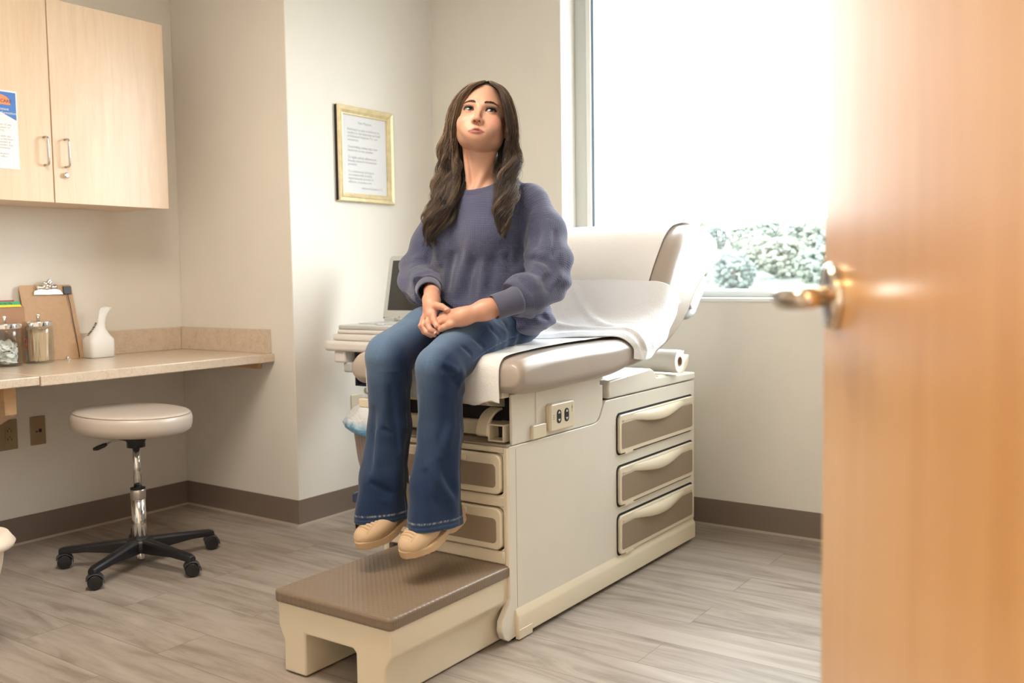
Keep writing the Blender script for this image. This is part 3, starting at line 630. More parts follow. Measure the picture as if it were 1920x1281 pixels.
for yy in (.255, .301):
    MB().prism(rrect(TY0+yy-.013, .636, TY0+yy+.013, .680, .0125), TX1+.017, TX1+.0195, 'x').build('rocker_switch', 'black', sw, bevel=.0008)
    b = MB(); b.prism([(TY0+yy-.007, .668), (TY0+yy+.007, .668), (TY0+yy, .676)], TX1+.0195, TX1+.0199, 'x'); b.prism([(TY0+yy-.007, .650), (TY0+yy+.007, .650), (TY0+yy, .642)], TX1+.0195, TX1+.0199, 'x')
    b.build('switch_arrow', plain('arrow white', (.75, .75, .72), .5), sw)
b = MB(); b.prism([(TY0+.331, .676), (TY0+.339, .676), (TY0+.335, .688)], TX1+.0178, TX1+.0184, 'x'); b.box((TX1+.0178, TY0+.334, .664), (TX1+.0184, TY0+.336, .676)); b.build('switch_symbol', 'plug', sw)
b = MB()
b.box((TX1+.0178, TY0+.221, .652), (TX1+.0184, TY0+.229, .654)); b.box((TX1+.0178, TY0+.221, .658), (TX1+.0184, TY0+.229, .660)); b.box((TX1+.0178, TY0+.221, .664), (TX1+.0184, TY0+.229, .666))
b.build('switch_symbol', 'plug', sw)
# front recess above the drawers: floor lip, tray, stirrup bracket
b = MB(); b.box((TX0+.004, TY0-.004, .5975), (TX1-.004, TY0+.05, .603)); b.build('front_lip', plain('grey brown strip', (.34, .28, .22), .4), et, bevel=.001)
MB().box((TX0+.02, TY0+.10, .603), (TX1-.015, TY0+.20, .652)).build('pull_out_tray', 'cream', et, bevel=.006)
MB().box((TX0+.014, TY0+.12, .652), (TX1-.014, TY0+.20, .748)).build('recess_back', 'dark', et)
b = MB(); n = 14; rings = []
for i in range(n+1):
    t = i/n; q = PI*.5*t; y = TY0+.09 - .085*math.sin(q); z = .700-.012*t*t - (.062)*(1-math.cos(q)); w = .022
    th = .009; ty = -math.cos(q); tz = -math.sin(q)*.7
    rings.append([(-1.708-w, y, z), (-1.708+w, y, z), (-1.708+w, y-tz*th+.002, z-th*.7-.002), (-1.708-w, y-tz*th+.002, z-th*.7-.002)])
b.loft(rings); b.build('stirrup_bracket', 'cream', et, bevel=.003)
b = MB(); b.box((-1.688, TY0+.012, .606), (-1.628, TY0+.09, .612)); b.box((-1.688, TY0+.012, .612), (-1.682, TY0+.09, .655)); b.box((-1.634, TY0+.012, .612), (-1.628, TY0+.09, .655)); b.box((-1.688, TY0+.012, .655), (-1.628, TY0+.09, .660))
b.build('stirrup_socket', 'cream', et, bevel=.001)
MB().box((-1.682, TY0+.06, .612), (-1.634, TY0+.10, .655)).build('socket_hole', 'dark', et)
# seat pan under the cushion
b = MB(); b.box((-2.10, 2.255, .742), (-1.618, 2.86, .764)); b.build('seat_pan', 'cream', et, bevel=.004)
MB().prism([(2.30, .71), (2.42, .69), (2.62, .70), (2.62, .742), (2.26, .742)], -2.05, -1.70, 'x').build('seat_pan_brace', 'cream', et, bevel=.004)
b = MB(); b.box((-2.168, 2.235, .724), (-2.118, 2.36, .748)); b.build('left_armrest_block', 'vinyl', et, bevel=.010)
MB().box((-2.178, 2.225, .682), (-2.118, 2.40, .712)).build('left_rail', 'cream', et, bevel=.004)
# pull-out step
sx0, sx1, sy0 = -2.040, -1.624, 1.745
stp = MB()
prof_front = [(sx0-.002, .205), (sx0-.002, .135), (sx0+.010, .108), (sx0+.018, .094), (sx0+.018, .004), (sx0+.105, .004), (sx0+.105, .125), (sx1-.128, .125), (sx1-.118, .115), (sx1-.118, .004), (sx1-.014, .004), (sx1-.014, .094), (sx1-.004, .110), (sx1+.010, .130), (sx1+.010, .205)]
stp.prism(prof_front, sy0, TY0+.02, 'y')
step = stp.build('pull_out_step', 'cream', et, bevel=.006, seg=3)
MB().prism(rrect(sx0-.010, sy0-.010, sx1+.018, TY0+.03, .016), .200, .236, 'z').build('step_mat', 'stepmat', step, bevel=.009, seg=4)

# cushions: loft of superellipse sections along the table
CX0, CX1 = -2.19, -1.512; CMX = (CX0+CX1)/2; CW = (CX1-CX0)/2
def cushion(stn, name, e=.42, n=56):
    rings = []
    for (by_, bz_, ty_, tz_, w, sc) in stn:
        B_ = np.array((by_, bz_)); T_ = np.array((ty_, tz_)); C = (B_+T_)/2; Hh = (T_-B_)/2*sc; ring = []
        for k in range(n):
            q = 2*PI*k/n; cq, sq = math.cos(q), math.sin(q)
            hh = float(np.hypot(*Hh)); r = min(.040, hh*.97); qq = q; kx, kz = math.copysign(1, cq), math.copysign(1, sq)
            m_ = 14; seg_i, f_ = divmod(k, m_); a_ = f_/(m_-1)*PI/2+seg_i*PI/2
            sx_ = (1, -1, -1, 1)[seg_i]; sz_ = (1, 1, -1, -1)[seg_i]
            u = sx_*(w-r)+r*math.cos(a_); t = (sz_*(hh-r)+r*math.sin(a_))/max(hh, 1e-6)
            p = C + Hh*t; ring.append((CMX+u, p[0], p[1]))
        rings.append(ring)
    return MB().loft(rings).build(name, 'vinyl', et, smooth=True)
def resample(st, m):
    st = np.array(st, float); t = np.arange(len(st)); tt = np.linspace(0, len(st)-1, m)
    out = []
    for x in tt:   # catmull-rom
        i = min(int(x), len(st)-2); f = x-i; p0 = st[max(i-1, 0)]; p1 = st[i]; p2 = st[i+1]; p3 = st[min(i+2, len(st)-1)]
        out.append(.5*((2*p1)+(-p0+p2)*f+(2*p0-5*p1+4*p2-p3)*f*f+(-p0+3*p1-3*p2+p3)*f**3))
    return out
seat_st = [(2.198, .80, 2.198, .825, CW-.035, 1), (2.200, .785, 2.203, .842, CW-.012, 1), (2.212, .772, 2.215, .856, CW-.003, 1), (2.24, .762, 2.245, .866, CW, 1), (2.36, .758, 2.36, .876, CW, 1), (2.56, .762, 2.56, .882, CW, 1), (2.72, .766, 2.72, .882, CW, 1), (2.82, .775, 2.80, .884, CW, 1), (2.90, .79, 2.86, .885, CW-.004, 1), (2.93, .81, 2.90, .87, CW-.03, 1)]
cushion(resample(seat_st, 60), 'seat_cushion')
back_st = [(2.80, .80, 2.80, .86, CW-.03, 1), (2.84, .782, 2.83, .884, CW-.002, 1), (2.99, .794, 2.93, .892, CW, 1), (3.13, .828, 3.03, .925, CW, 1), (3.25, .882, 3.09, .985, CW+.002, 1), (3.345, .945, 3.15, 1.075, CW+.002, 1), (3.44, 1.032, 3.215, 1.165, CW, 1), (3.535, 1.098, 3.285, 1.24, CW, 1), (3.625, 1.145, 3.37, 1.285, CW-.004, 1), (3.665, 1.20, 3.46, 1.295, CW-.010, 1), (3.67, 1.235, 3.54, 1.285, CW-.026, 1), (3.62, 1.25, 3.585, 1.27, CW-.06, 1)]
back_r = resample(back_st, 64); cushion(back_r, 'backrest_cushion')
# backrest release parts at the rear right
b = MB(); rings = []
for t in np.linspace(0, 1, 10):
    c = np.array((3.41+.145*t, .975+.105*t)); w = .045*(1-.6*t)+.006
    rings.append([(-1.60, c[0]-w*.55, c[1]+w*.8), (-1.535, c[0]-w*.55, c[1]+w*.8), (-1.535, c[0]+w*.55, c[1]-w*.8), (-1.60, c[0]+w*.55, c[1]-w*.8)])
b.loft(rings); b.build('backrest_bracket', 'grey', et, bevel=.006, seg=3)
b = MB(); rings = []
for t in np.linspace(0, 1, 15):
    q = -PI/2+PI*t; rings.append([(-1.555+.030*math.sin(a)*math.cos(q), 3.42+.050*math.sin(q), .952+.018*math.sin(q)+.020*math.cos(a)*math.cos(q)+.0) for a in np.linspace(0, 2*PI, 21)[:-1]])
b.loft(rings); b.build('release_knob', 'grey', et, smooth=True)

# top line of the cushions, used by the paper and the sheet
top = [(2.196, .735), (2.195, .765), (2.1935, .80), (2.196, .838), (2.206, .857), (2.23, .870), (2.30, .8765), (2.45, .884), (2.60, .888), (2.75, .889), (2.86, .890), (2.935, .897), (3.02, .925), (3.085, .984), (3.145, 1.074), (3.21, 1.165), (3.278, 1.243), (3.335, 1.282), (3.40, 1.298), (3.47, 1.303), (3.545, 1.292)]
tp = np.array(resample([(a, b_) for a, b_ in top], 220)); sl = np.concatenate([[0], np.cumsum(np.hypot(*np.diff(tp, axis=0).T))])
def spine(s):
    y = np.interp(s, sl, tp[:, 0]); z = np.interp(s, sl, tp[:, 1]); y2 = np.interp(s+.004, sl, tp[:, 0]); z2 = np.interp(s+.004, sl, tp[:, 1]); y1 = np.interp(s-.004, sl, tp[:, 0]); z1 = np.interp(s-.004, sl, tp[:, 1])
    d = np.hypot(y2-y1, z2-z1)+1e-9; return y, z, -(z2-z1)/d, (y2-y1)/d    # normal (ny,nz)
def wr(x, y, seed, fr=(6, 30), n=14):
    g = np.random.default_rng(seed); s = 0
    for i in range(n):
        f = g.uniform(*fr); a = g.uniform(0, PI); p = g.uniform(0, 6); s = s + np.sin(x*f*math.cos(a)+y*f*math.sin(a)+p+1.3*np.sin(x*f*.37+y*f*.21+p))/math.sqrt(f)
    return s/math.sqrt(n)*2.2
ep = empty('exam_paper', (-1.85, 2.6, .88), 'white crepe paper strip pulled over the examination table and down its front', 'paper')
nu, nv = 90, 260; V = []
for j in range(nv+1):
    s = sl[-1]*j/nv
    y, z, ny, nz = spine(s)
    for i in range(nu+1):
        u = i/nu; x = -2.108+u*(-1.583+2.108); edge = math.exp(-s/.05)
        if s < .03: x += 0
        o = .0026+.0016*float(wr(x, s, 3, (25, 90)))*(.5 if s < .6 else 1) + .0012
        zz = z+nz*o
        if j == 0: zz += .006*math.sin(x*23)+.004*math.sin(x*61)
        V.append((x, y+ny*o, zz))
Fq = [(j*(nu+1)+i, j*(nu+1)+i+1, (j+1)*(nu+1)+i+1, (j+1)*(nu+1)+i) for j in range(nv) for i in range(nu)]
o = mkobj('paper_strip', V, Fq, 'exampaper', ep, smooth=True); md = o.modifiers.new('s', 'SOLIDIFY'); md.thickness = .0006
# drape sheet behind her, hanging over the right edge
ds = empty('drape_sheet', (-1.8, 3.0, .9), 'crumpled white drape sheet spread over the seat and lower backrest', 'sheet')
s_at = lambda yy: float(np.interp(yy, tp[:, 0], sl))
sA, sB = s_at(2.60), s_at(3.145)
nu, nv = 170, 150; V = []
xs_, hang = -2.16, .085
tot = (CX1-.046) - xs_
for j in range(nv+1):
    v = j/nv; s = sA+(sB-sA)*v
    s00 = s
    hmax = .028 + .012*math.exp(-((v-.25)/.12)**2) + .055*v**1.5 + .005*math.sin(v*13)      # how far it hangs over the edge
    for i in range(nu+1):
        u = i/nu; d = u*(tot+.072+hmax); fr_ = .27*np.clip((u-.45)/.5, 0, 1)**1.3; s = sA+fr_+(sB-sA-fr_)*v; y, z, ny, nz = [float(q) for q in spine(s)]
        w = float(wr(d, s, 21, (7, 26), 16)); w2 = float(wr(d, s, 5, (40, 120), 10))
        lift = .0145 + .0095*max(-.7, w) + .0024*w2 + .0035*(1-abs(float(wr(d, s, 33, (12, 30), 5))))
        lift = max(.0055, lift*(.30+.70*min(1, v/.09)))
        # big folds running diagonally
        lift += .020*math.exp(-((d-.42+.9*(v-.45))/.030)**2)*math.sin(PI*v)*.8 + .012*math.exp(-((d-.60+.5*(v-.3))/.022)**2)*math.sin(PI*v)
        yoff = .012*math.sin(9*u+2)*(1-v) - (.03*math.sin(u*5) if v < .01 else 0)
        if d < tot:
            x = xs_+d; px, py, pz = x, y+ny*lift, z+nz*lift
        elif d < tot+.072:
            q = (d-tot)/.072*PI/2; r = .046; x = xs_+tot+math.sin(q)*(r+max(lift, .004)); dn_ = (1-math.cos(q))*r
            px, py, pz = x, y+ny*(lift*math.cos(q)-dn_), z+nz*(lift*math.cos(q)-dn_)
        else:
            e = d-tot-.072; x = xs_+tot+.046+max(lift, .004)+.001; px = x+.006*math.sin(s*60)*e/.1; py, pz = y-ny*(.046+e), z-nz*(.046+e)
        V.append((px, py+yoff*.3, pz))
Fq = [(j*(nu+1)+i, j*(nu+1)+i+1, (j+1)*(nu+1)+i+1, (j+1)*(nu+1)+i) for j in range(nv) for i in range(nu)]
o = mkobj('sheet', V, Fq, 'drape', ds, smooth=True); md = o.modifiers.new('s', 'SOLIDIFY'); md.thickness = .0007
# spare paper roll
pr = empty('paper_roll', (-1.85, 3.405, .70), 'spare roll of white exam paper lying behind the backrest', 'paper roll')
MB().lathe([(.019, 0), (.045, 0), (.0455, .002), (.0455, .518), (.045, .52), (.019, .52), (.019, 0)], (-2.10, 3.405, .7605), 44, 'x', caps=False).build('roll', 'roll', pr, bevel=.0005)
MB().lathe([(.0165, -.001), (.019, -.001), (.019, .521), (.0165, .521), (.0165, -.001)], (-2.10, 3.405, .7605), 30, 'x', caps=False).build('core', 'card', pr)
b = MB(); b.box((-2.10, 3.448, .758), (-1.583, 3.4505, .80)); b.build('loose_end', 'roll', pr)

# ------------------------------------------------------------------ ultrasound cart
uc = empty('ultrasound_cart', (-2.75, 3.05, 0), 'white wheeled cart with a navy caster base behind the examination table', 'cart')
b = MB(); pl = [(-3.035, 2.90), (-3.00, 2.868), (-2.50, 2.868), (-2.44, 2.90), (-2.44, 3.30), (-3.03, 3.30)]
b.prism([(x, y) for x, y in pl], .792, .836, 'z'); tr = b.build('tray', 'whitep', uc, bevel=.014, seg=4)
MB().prism([(-2.99, 2.90), (-2.50, 2.90), (-2.50, 3.24), (-2.99, 3.24)], .836, .866, 'z').build('tray_riser', 'whitep', uc, bevel=.012, seg=3)
MB().prism([(-2.965, 2.885), (-2.90, 2.885), (-2.885, 3.0), (-2.94, 3.05)], .742, .792, 'z').build('probe_holder', 'whitep', uc, bevel=.008)
MB().prism([(-2.925, 2.90), (-2.875, 2.90), (-2.87, 2.96), (-2.92, 2.96)], .700, .745, 'z').build('probe_cup', 'grey', uc, bevel=.008)
b = MB(); b.box((-2.855, 2.90, .645), (-2.843, 3.2, .792)); b.box((-2.855, 2.90, .645), (-2.55, 3.2, .652)); b.box((-2.855, 2.90, .78), (-2.55, 3.2, .792)); b.box((-2.56, 2.90, .645), (-2.548, 3.2, .792)); b.box((-2.843, 3.19, .652), (-2.56, 3.2, .78))
b.build('shelf_frame', plain('navy black frame', (.010, .012, .022), .35), uc, bevel=.001)
MB().box((-2.72, 3.05, .10), (-2.64, 3.13, .792)).build('pillar', 'whitep', uc, bevel=.01)
b = MB()
P0 = Vector((-2.66, 3.07, .145)); rr = Vector((.819, .574, 0))
for dv in (Vector((-.92, -.39, 0)), Vector((.93, -.1, 0)), Vector((-.5, .4, 0)), Vector((.5, .42, 0))):
    dv = dv.normalized(); ln = .30 if dv.x < -.9 else .30 if dv.x > .9 else .16
    q = P0+dv*ln; sd = Vector((-dv.y, dv.x, 0)); rings = []
    for t, h, w in ((0, .03, .03), (.9, .024, .024), (1.0, .012, .016)):
        c = P0+dv*ln*t; rings.append([c+sd*w+Vector((0, 0, -.025)), c-sd*w+Vector((0, 0, -.025)), c-sd*w+Vector((0, 0, h)), c+sd*w+Vector((0, 0, h))])
    lg = MB().loft(rings).build('base_arm', 'navy', uc, bevel=.006, seg=3)
    cc = P0+dv*(ln-.04); cc.z = 0
    MB().tube([cc+Vector((0, 0, .095)), cc+Vector((0, 0, .122))], .012, 14).build('caster_stem', 'steel', lg, smooth=True)
    a = Vector((.80, .60, 0)); a2 = Vector((-.6, .8, 0))
    for k in (-1, 1):
        c0 = cc + a*(.018*k)+Vector((0, 0, .046)); b = MB()
        b.loft([[c0+a*w_+(a2*math.cos(q)+Vector((0, 0, 1))*math.sin(q))*r for q in np.linspace(0, 2*PI, 31)[:-1]] for w_, r in ((-.010, .040), (-.008, .0455), (.008, .0455), (.010, .040))])
        wl = b.build('caster_wheel', 'black', lg, bevel=.001); b = MB(); c1 = c0+a*(.0102*k)
        b.loft([[c1+a*(w_*k)+(a2*math.cos(q)+Vector((0, 0, 1))*math.sin(q))*r for q in np.linspace(0, 2*PI, 31)[:-1]] for w_, r in ((0, .034), (.003, .032), (.004, .02))])
        b.build('wheel_disc', 'whitep', wl, smooth=False)
    b = MB(); b.obox(cc+Vector((0, 0, .055)), a, a2, (0, 0, 1), .007, .040, .034); b.build('caster_fork', 'whitep', lg, bevel=.005)
    b = MB(); b.obox(cc-a2*.02+Vector((0, 0, .088)), a, (a2*.94-Vector((0, 0, .34))), (a2*.34+Vector((0, 0, .94))), .019, .022, .003); b.build('brake_pedal', 'black', lg, bevel=.002)
# laptop style ultrasound
lp = empty('ultrasound_laptop', (-2.75, 3.05, .866), 'grey laptop style ultrasound machine with a dark open screen', 'laptop')
b = MB(); b.prism([(-2.985, 2.935), (-2.96, 2.905), (-2.55, 2.905), (-2.52, 2.935), (-2.535, 3.20), (-2.965, 3.20)], .867, .884, 'z'); base = b.build('base', 'whitep', lp, bevel=.006)
MB().prism([(-2.98, 2.937), (-2.957, 2.910), (-2.553, 2.910), (-2.525, 2.937), (-2.54, 3.195), (-2.96, 3.195)], .884, .903, 'z').build('keyboard_deck', 'grey', lp, bevel=.006)
b = MB()
for i in range(11):
    for j in range(5):
        x = -2.935+i*.034; y = 3.01+j*.034; b.box((x, y, .903), (x+.028, y+.027, .9075))
o = b.build('keys', plain('key caps', (.62, .66, .68), .4), lp, bevel=.001)
MB().lathe([(.018, 0), (.016, .006), (.008, .010)], (-2.76, 2.965, .903), 20).build('trackball', 'grey', lp, smooth=True)
MB().box((-2.93, 2.9115, .8865), (-2.80, 2.9125, .8945)).build('front_slot', 'dark', lp)
su = Vector((0, .20, .98)).normalized(); sn_ = Vector((0, -.98, .20)); S0 = Vector((-2.955, 3.185, .912))
def scr(x0, z0, x1, z1, r, w0, w1, name, mt, par, bev=0.0):
    pts = rrect(x0, z0, x1, z1, r, 6); n = len(pts); b = MB()
    v = [S0+Vector((1, 0, 0))*p[0]+su*p[1]+sn_*w for w in (w0, w1) for p in pts]
    b.add(v, [tuple(range(n))[::-1], tuple(range(n, 2*n))]+[(i, (i+1) % n, n+(i+1) % n, n+i) for i in range(n)]); return b.build(name, mt, par, bevel=bev)
lid = scr(0, 0, .40, .30, .022, -.02, 0, 'screen_lid', 'grey', lp, .004)
scr(.026, .046, .375, .276, .003, 0, .0012, 'screen', 'screen', lid)
for xh in (-2.93, -2.66): MB().box((xh, 3.17, .900), (xh+.06, 3.20, .925)).build('hinge', 'grey', lp, bevel=.003)
scr(.006, .008, .05, .014, .002, 0, .001, 'front_mark', 'dark', lid)
scr(.10, .012, .103, .018, .001, 0, .001, 'front_mark', 'dark', lid)
# bin with plastic bag hanging on the cart side
hb = empty('waste_bin', (-2.83, 3.0, .2), 'tall taupe waste bin lined with a blue and white plastic bag', 'bin')
hc = Vector((-2.737, 2.944, 0)); rings = []
for z, r in ((.205, .03), (.215, .085), (.26, .105), (.34, .125), (.44, .138), (.485, .142)):
    rings.append([(hc.x+r*math.cos(q), hc.y+r*.8*math.sin(q), z) for q in np.linspace(0, 2*PI, 37)[:-1]])
def stripe():
    m, nt, b = newmat('taupe ribbed bin'); v = coords(nt); w = nt.nodes.new('ShaderNodeTexWave'); w.inputs['Scale'].default_value = 14; L(nt, v, w.inputs['Vector'])
    L(nt, ramp(nt, w.outputs['Fac'], [(.3, (.30, .235, .205)), (.6, (.36, .29, .26))]), b.inputs['Base Color']); b.inputs['Roughness'].default_value = .5; return m
MB().loft(rings).build('bin_body', stripe(), hb, smooth=True)
b = MB(); rings = [[(hc.x+(r)*math.cos(q), hc.y+(r)*.8*math.sin(q), z) for q in np.linspace(0, 2*PI, 37)[:-1]] for r, z in ((.140, .478), (.150, .478), (.152, .492), (.140, .494))]; b.loft(rings, caps=False); b.build('rim', 'whitep', hb, smooth=True)
g = np.random.default_rng(4); rings = []
for z, r in ((.448, .150), (.456, .164), (.475, .180), (.50, .182), (.525, .160), (.55, .135), (.575, .105), (.59, .06), (.597, .02)):
    rings.append([(hc.x+(r+.010*math.sin(5*q+z*50)+.006*math.sin(11*q+z*90))*math.cos(q), hc.y+(r*.8+.010*math.sin(4*q+z*60))*math.sin(q), z+.008*math.sin(3*q+1)+.004*math.sin(9*q)) for q in np.linspace(0, 2*PI, 61)[:-1]])
def bagmat():
    m, nt, b = newmat('blue white bag film'); v = coords(nt, (1, 1, 1)); f = noise(nt, v, 9, 3, .6, 1.0)
    sx = nt.nodes.new('ShaderNodeSeparateXYZ'); L(nt, v, sx.inputs[0]); a = N(nt, 'ShaderNodeMath', operation='MULTIPLY_ADD'); L(nt, sx.outputs[2], a.inputs[0]); a.inputs[1].default_value = 7; a.inputs[2].default_value = -1.62
    a2 = N(nt, 'ShaderNodeMath', operation='ADD'); L(nt, a.outputs[0], a2.inputs[0]); L(nt, f, a2.inputs[1])
    L(nt, ramp(nt, a2.outputs[0], [(.75, (.16, .42, .66)), (.85, (.50, .68, .82)), (.95, (.80, .83, .85))]), b.inputs['Base Color']); b.inputs['Roughness'].default_value = .35
    bump(nt, b, noise(nt, v, 22, 3, .5, 2.5), .8, .006); return m
MB().loft(rings).build('bag_liner', bagmat(), hb, smooth=True)

# ------------------------------------------------------------------ outside
g = np.random.default_rng(9)
def terr(x, y):
    r = y; return -4.0 + 9.6*np.clip((r-20)/115, 0, 1.08)**.9 + 0.5*np.sin(x*.03+1)*np.clip((r-20)/60, 0, 1) + .3*np.sin(x*.09+y*.05)
nx, ny = 90, 70; xs = np.linspace(-200, 110, nx); ys = np.linspace(6, 220, ny); V = [(x, y, float(terr(x, y))) for y in ys for x in xs]
Fq = [(j*nx+i, j*nx+i+1, (j+1)*nx+i+1, (j+1)*nx+i) for j in range(ny-1) for i in range(nx-1)]
def grass():
    m, nt, b = newmat('meadow'); v = coords(nt); f = noise(nt, v, .12, 5, .6)
    L(nt, ramp(nt, f, [(.3, (.026, .036, .022)), (.7, (.045, .055, .034))]), b.inputs['Base Color']); b.inputs['Roughness'].default_value = .95; return m
tag(mkobj('hillside', V, Fq, grass(), None, smooth=True), kind='structure')
def leafmat(nm, c):
    m, nt, b = newmat(nm); v = coords(nt); f = noise(nt, v, 1.6, 5, .7)
    L(nt, ramp(nt, f, [(.35, tuple(x*.45 for x in c)), (.65, tuple(x*1.25 for x in c))]), b.inputs['Base Color']); b.inputs['Roughness'].default_value = .9; bump(nt, b, f, 1.0, .5); return m
LM = [leafmat('pale green foliage', (.17, .20, .155)), leafmat('grey green foliage', (.145, .175, .155)), leafmat('olive foliage', (.185, .20, .155))]
BK = plain('bark', (.12, .10, .08), .9)
def clump_tree(seed, lm, label):
    g = np.random.default_rng(seed); t = empty('tree', (0, 0, 0), label, 'tree')
    MB().tube([(0, 0, -.3), (.05, 0, .9), (0, .05, 2.2)], [.16, .12, .06], 7).build('trunk', BK, t, smooth=True)
    b = MB()
    for k in range(230):
        d = g.normal(size=3); d /= np.linalg.norm(d); rr_ = g.uniform(.55, 1.0)**.5; c = np.array((0, 0, 1.55))+d*np.array((1.65, 1.65, 1.65))*rr_*(1-.15*max(0, d[2])); r = g.uniform(.13, .27)
        ph2 = g.uniform(0, 6, 3); rings = []
        for i in range(7):
            a = PI*i/6; rings.append([(c[0]+r*(1+.25*math.sin(3*q+ph2[0]+a*2))*math.sin(a)*math.cos(q), c[1]+r*(1+.25*math.sin(4*q+ph2[1]))*math.sin(a)*math.sin(q), c[2]+r*.8*math.cos(a)+.1*math.sin(3*q+ph2[2])*r) for q in np.linspace(0, 2*PI, 9)[:-1]])
        b.loft(rings)
    b.build('crown', lm, t, smooth=False); return t
protos = [clump_tree(60+i, LM[i % 3], '') for i in range(4)]; used = [False]*4; placed = []
def put_tree(k, x, y, sc, label, grp):
    i = k % 4
    if used[i]: t = copy_tree(protos[i])
    else: t = protos[i]; used[i] = True
    t.location = (x, y, float(terr(x, y))); t.scale = (sc, sc, sc*g.uniform(.9, 1.1)); t.rotation_euler = (0, 0, g.uniform(0, 6)); t['label'] = label; t['group'] = grp
k = 0
for i in range(17):
    y = 134+(i % 2)*4; put_tree(i, -86+i*4.6+g.uniform(-.5, .5), y, g.uniform(.75, 1.15), 'pale bushy tree on the far hill crest outside the window', 'trees along the far hill crest')
for (y0, n, sc) in ((58, 6, .95), (66, 6, 1.05), (76, 7, 1.1), (88, 8, 1.15), (101, 9, 1.15), (115, 9, 1.2)):
    for i in range(n):
        x = -(y0*.70)+(i+.5*(k % 2))*(y0*.50)/(n-1)+g.uniform(-.3, .3); put_tree(k+i*3, x, y0+g.uniform(-1, 1), sc*g.uniform(.75, 1.0), 'grey green tree lower on the slope outside the window', 'trees down the slope')
    k += 1

# ------------------------------------------------------------------ light
wd = bpy.data.worlds.new('world'); SC.world = wd; wd.use_nodes = True; nt = wd.node_tree
bgn = nt.nodes['Background']; bgn.inputs[0].default_value = (.90, .955, 1.0, 1); bgn.inputs[1].default_value = 11.0
pa = bpy.data.lights.new('window_portal', 'AREA'); pa.shape = 'RECTANGLE'; pa.size = WX1-WX0; pa.size_y = WZ1-WZ0
pa.cycles.is_portal = True; po = bpy.data.objects.new('window_portal', pa); COL.objects.link(po)
po.location = ((WX0+WX1)/2, FY+.12, (WZ0+WZ1)/2); po.rotation_euler = (-PI/2, 0, 0)
def troffer(name, x, y, w, col, lab, grp=None, hx=.60, hy=.30):
    t = empty(name, (x, y, CEIL), lab, 'ceiling light')
    b = MB(); b.box((x-hx, y-hy, CEIL-.02), (x+hx, y-hy+.03, CEIL)); b.box((x-hx, y+hy-.03, CEIL-.02), (x+hx, y+hy, CEIL)); b.box((x-hx, y-hy, CEIL-.02), (x-hx+.03, y+hy, CEIL)); b.box((x+hx-.03, y-hy, CEIL-.02), (x+hx, y+hy, CEIL)); b.build('housing', 'whiteframe', t)
    MB().box((x-hx+.03, y-hy+.03, CEIL-.012), (x+hx-.03, y+hy-.03, CEIL-.008)).build('diffuser', emis('lamp diffuser', col, w), t)
troffer('unseen_ceiling_light', -1.9, 1.35, 17, (1, .88, .74), 'unseen ceiling light added as fill for the examination room')  # added panel out of view, fill for walls the window leaves dim
troffer('unseen_ceiling_light', -0.35, -.75, 14, (1, .66, .34), 'recessed warm ceiling light in the corridor', None, .5, .3)
# ------------------------------------------------------------------ implicit surface mesher
def surfnet(f, lo, hi, res):
    lo = np.array(lo, float); n = np.ceil((np.array(hi)-lo)/res).astype(int)+1
    xs, ys, zs = [lo[i]+res*np.arange(n[i]) for i in range(3)]
    D = np.empty(n, np.float32); st = max(1, int(1.2e6/(n[1]*n[2])))
    for i in range(0, n[0], st):
        X, Y, Z = np.meshgrid(xs[i:i+st], ys, zs, indexing='ij'); D[i:i+st] = f(X, Y, Z)
    D[0] = D[-1] = 1; D[:, 0] = D[:, -1] = 1; D[:, :, 0] = D[:, :, -1] = 1
    s = D < 0; m = np.zeros(n-1, np.int8)
    for a in (0, 1):
        for b in (0, 1):
            for c in (0, 1): m += s[a:n[0]-1+a, b:n[1]-1+b, c:n[2]-1+c]
    act = (m > 0) & (m < 8); idx = -np.ones(n-1, np.int64); ijk = np.argwhere(act); idx[act] = np.arange(len(ijk))
    acc = np.zeros((len(ijk), 3)); cnt = np.zeros(len(ijk)); I, J, K = ijk.T
    for ax in range(3):
        o1, o2 = [q for q in range(3) if q != ax]
        for a in (0, 1):
            for b in (0, 1):
                p = [I.copy(), J.copy(), K.copy()]; p[o1] = p[o1]+a; p[o2] = p[o2]+b; q = [x.copy() for x in p]; q[ax] = q[ax]+1
                d0 = D[p[0], p[1], p[2]]; d1 = D[q[0], q[1], q[2]]; cr = (d0 < 0) != (d1 < 0)
                t = np.where(cr, d0/np.where(cr, d0-d1, 1), 0); e = np.zeros((len(ijk), 3)); e[:, ax] = t; e[:, o1] = a; e[:, o2] = b
                acc += e*cr[:, None]; cnt += cr
    V = lo + (ijk + acc/cnt[:, None])*res; F = []
    for ax in range(3):
        o1, o2 = [(1, 2), (2, 0), (0, 1)][ax]
        sl0 = [slice(1, n[q]-1) for q in range(3)]; sl0[ax] = slice(0, n[ax]-1); sl1 = list(sl0); sl1[ax] = slice(1, n[ax])
        A, B = s[tuple(sl0)], s[tuple(sl1)]
        for flip, msk in ((False, A & ~B), (True, ~A & B)):
            g = np.argwhere(msk)
            if not len(g): continue
            g = g + np.array([0 if q == ax else 1 for q in range(3)])
            def cell(d1, d2):
                c = g.copy(); c[:, o1] += d1; c[:, o2] += d2; return idx[c[:, 0], c[:, 1], c[:, 2]]
            q = np.stack([cell(-1, -1), cell(0, -1), cell(0, 0), cell(-1, 0)], 1)
            F.append(q[:, ::-1] if flip else q)
    F = np.concatenate(F); return V, F
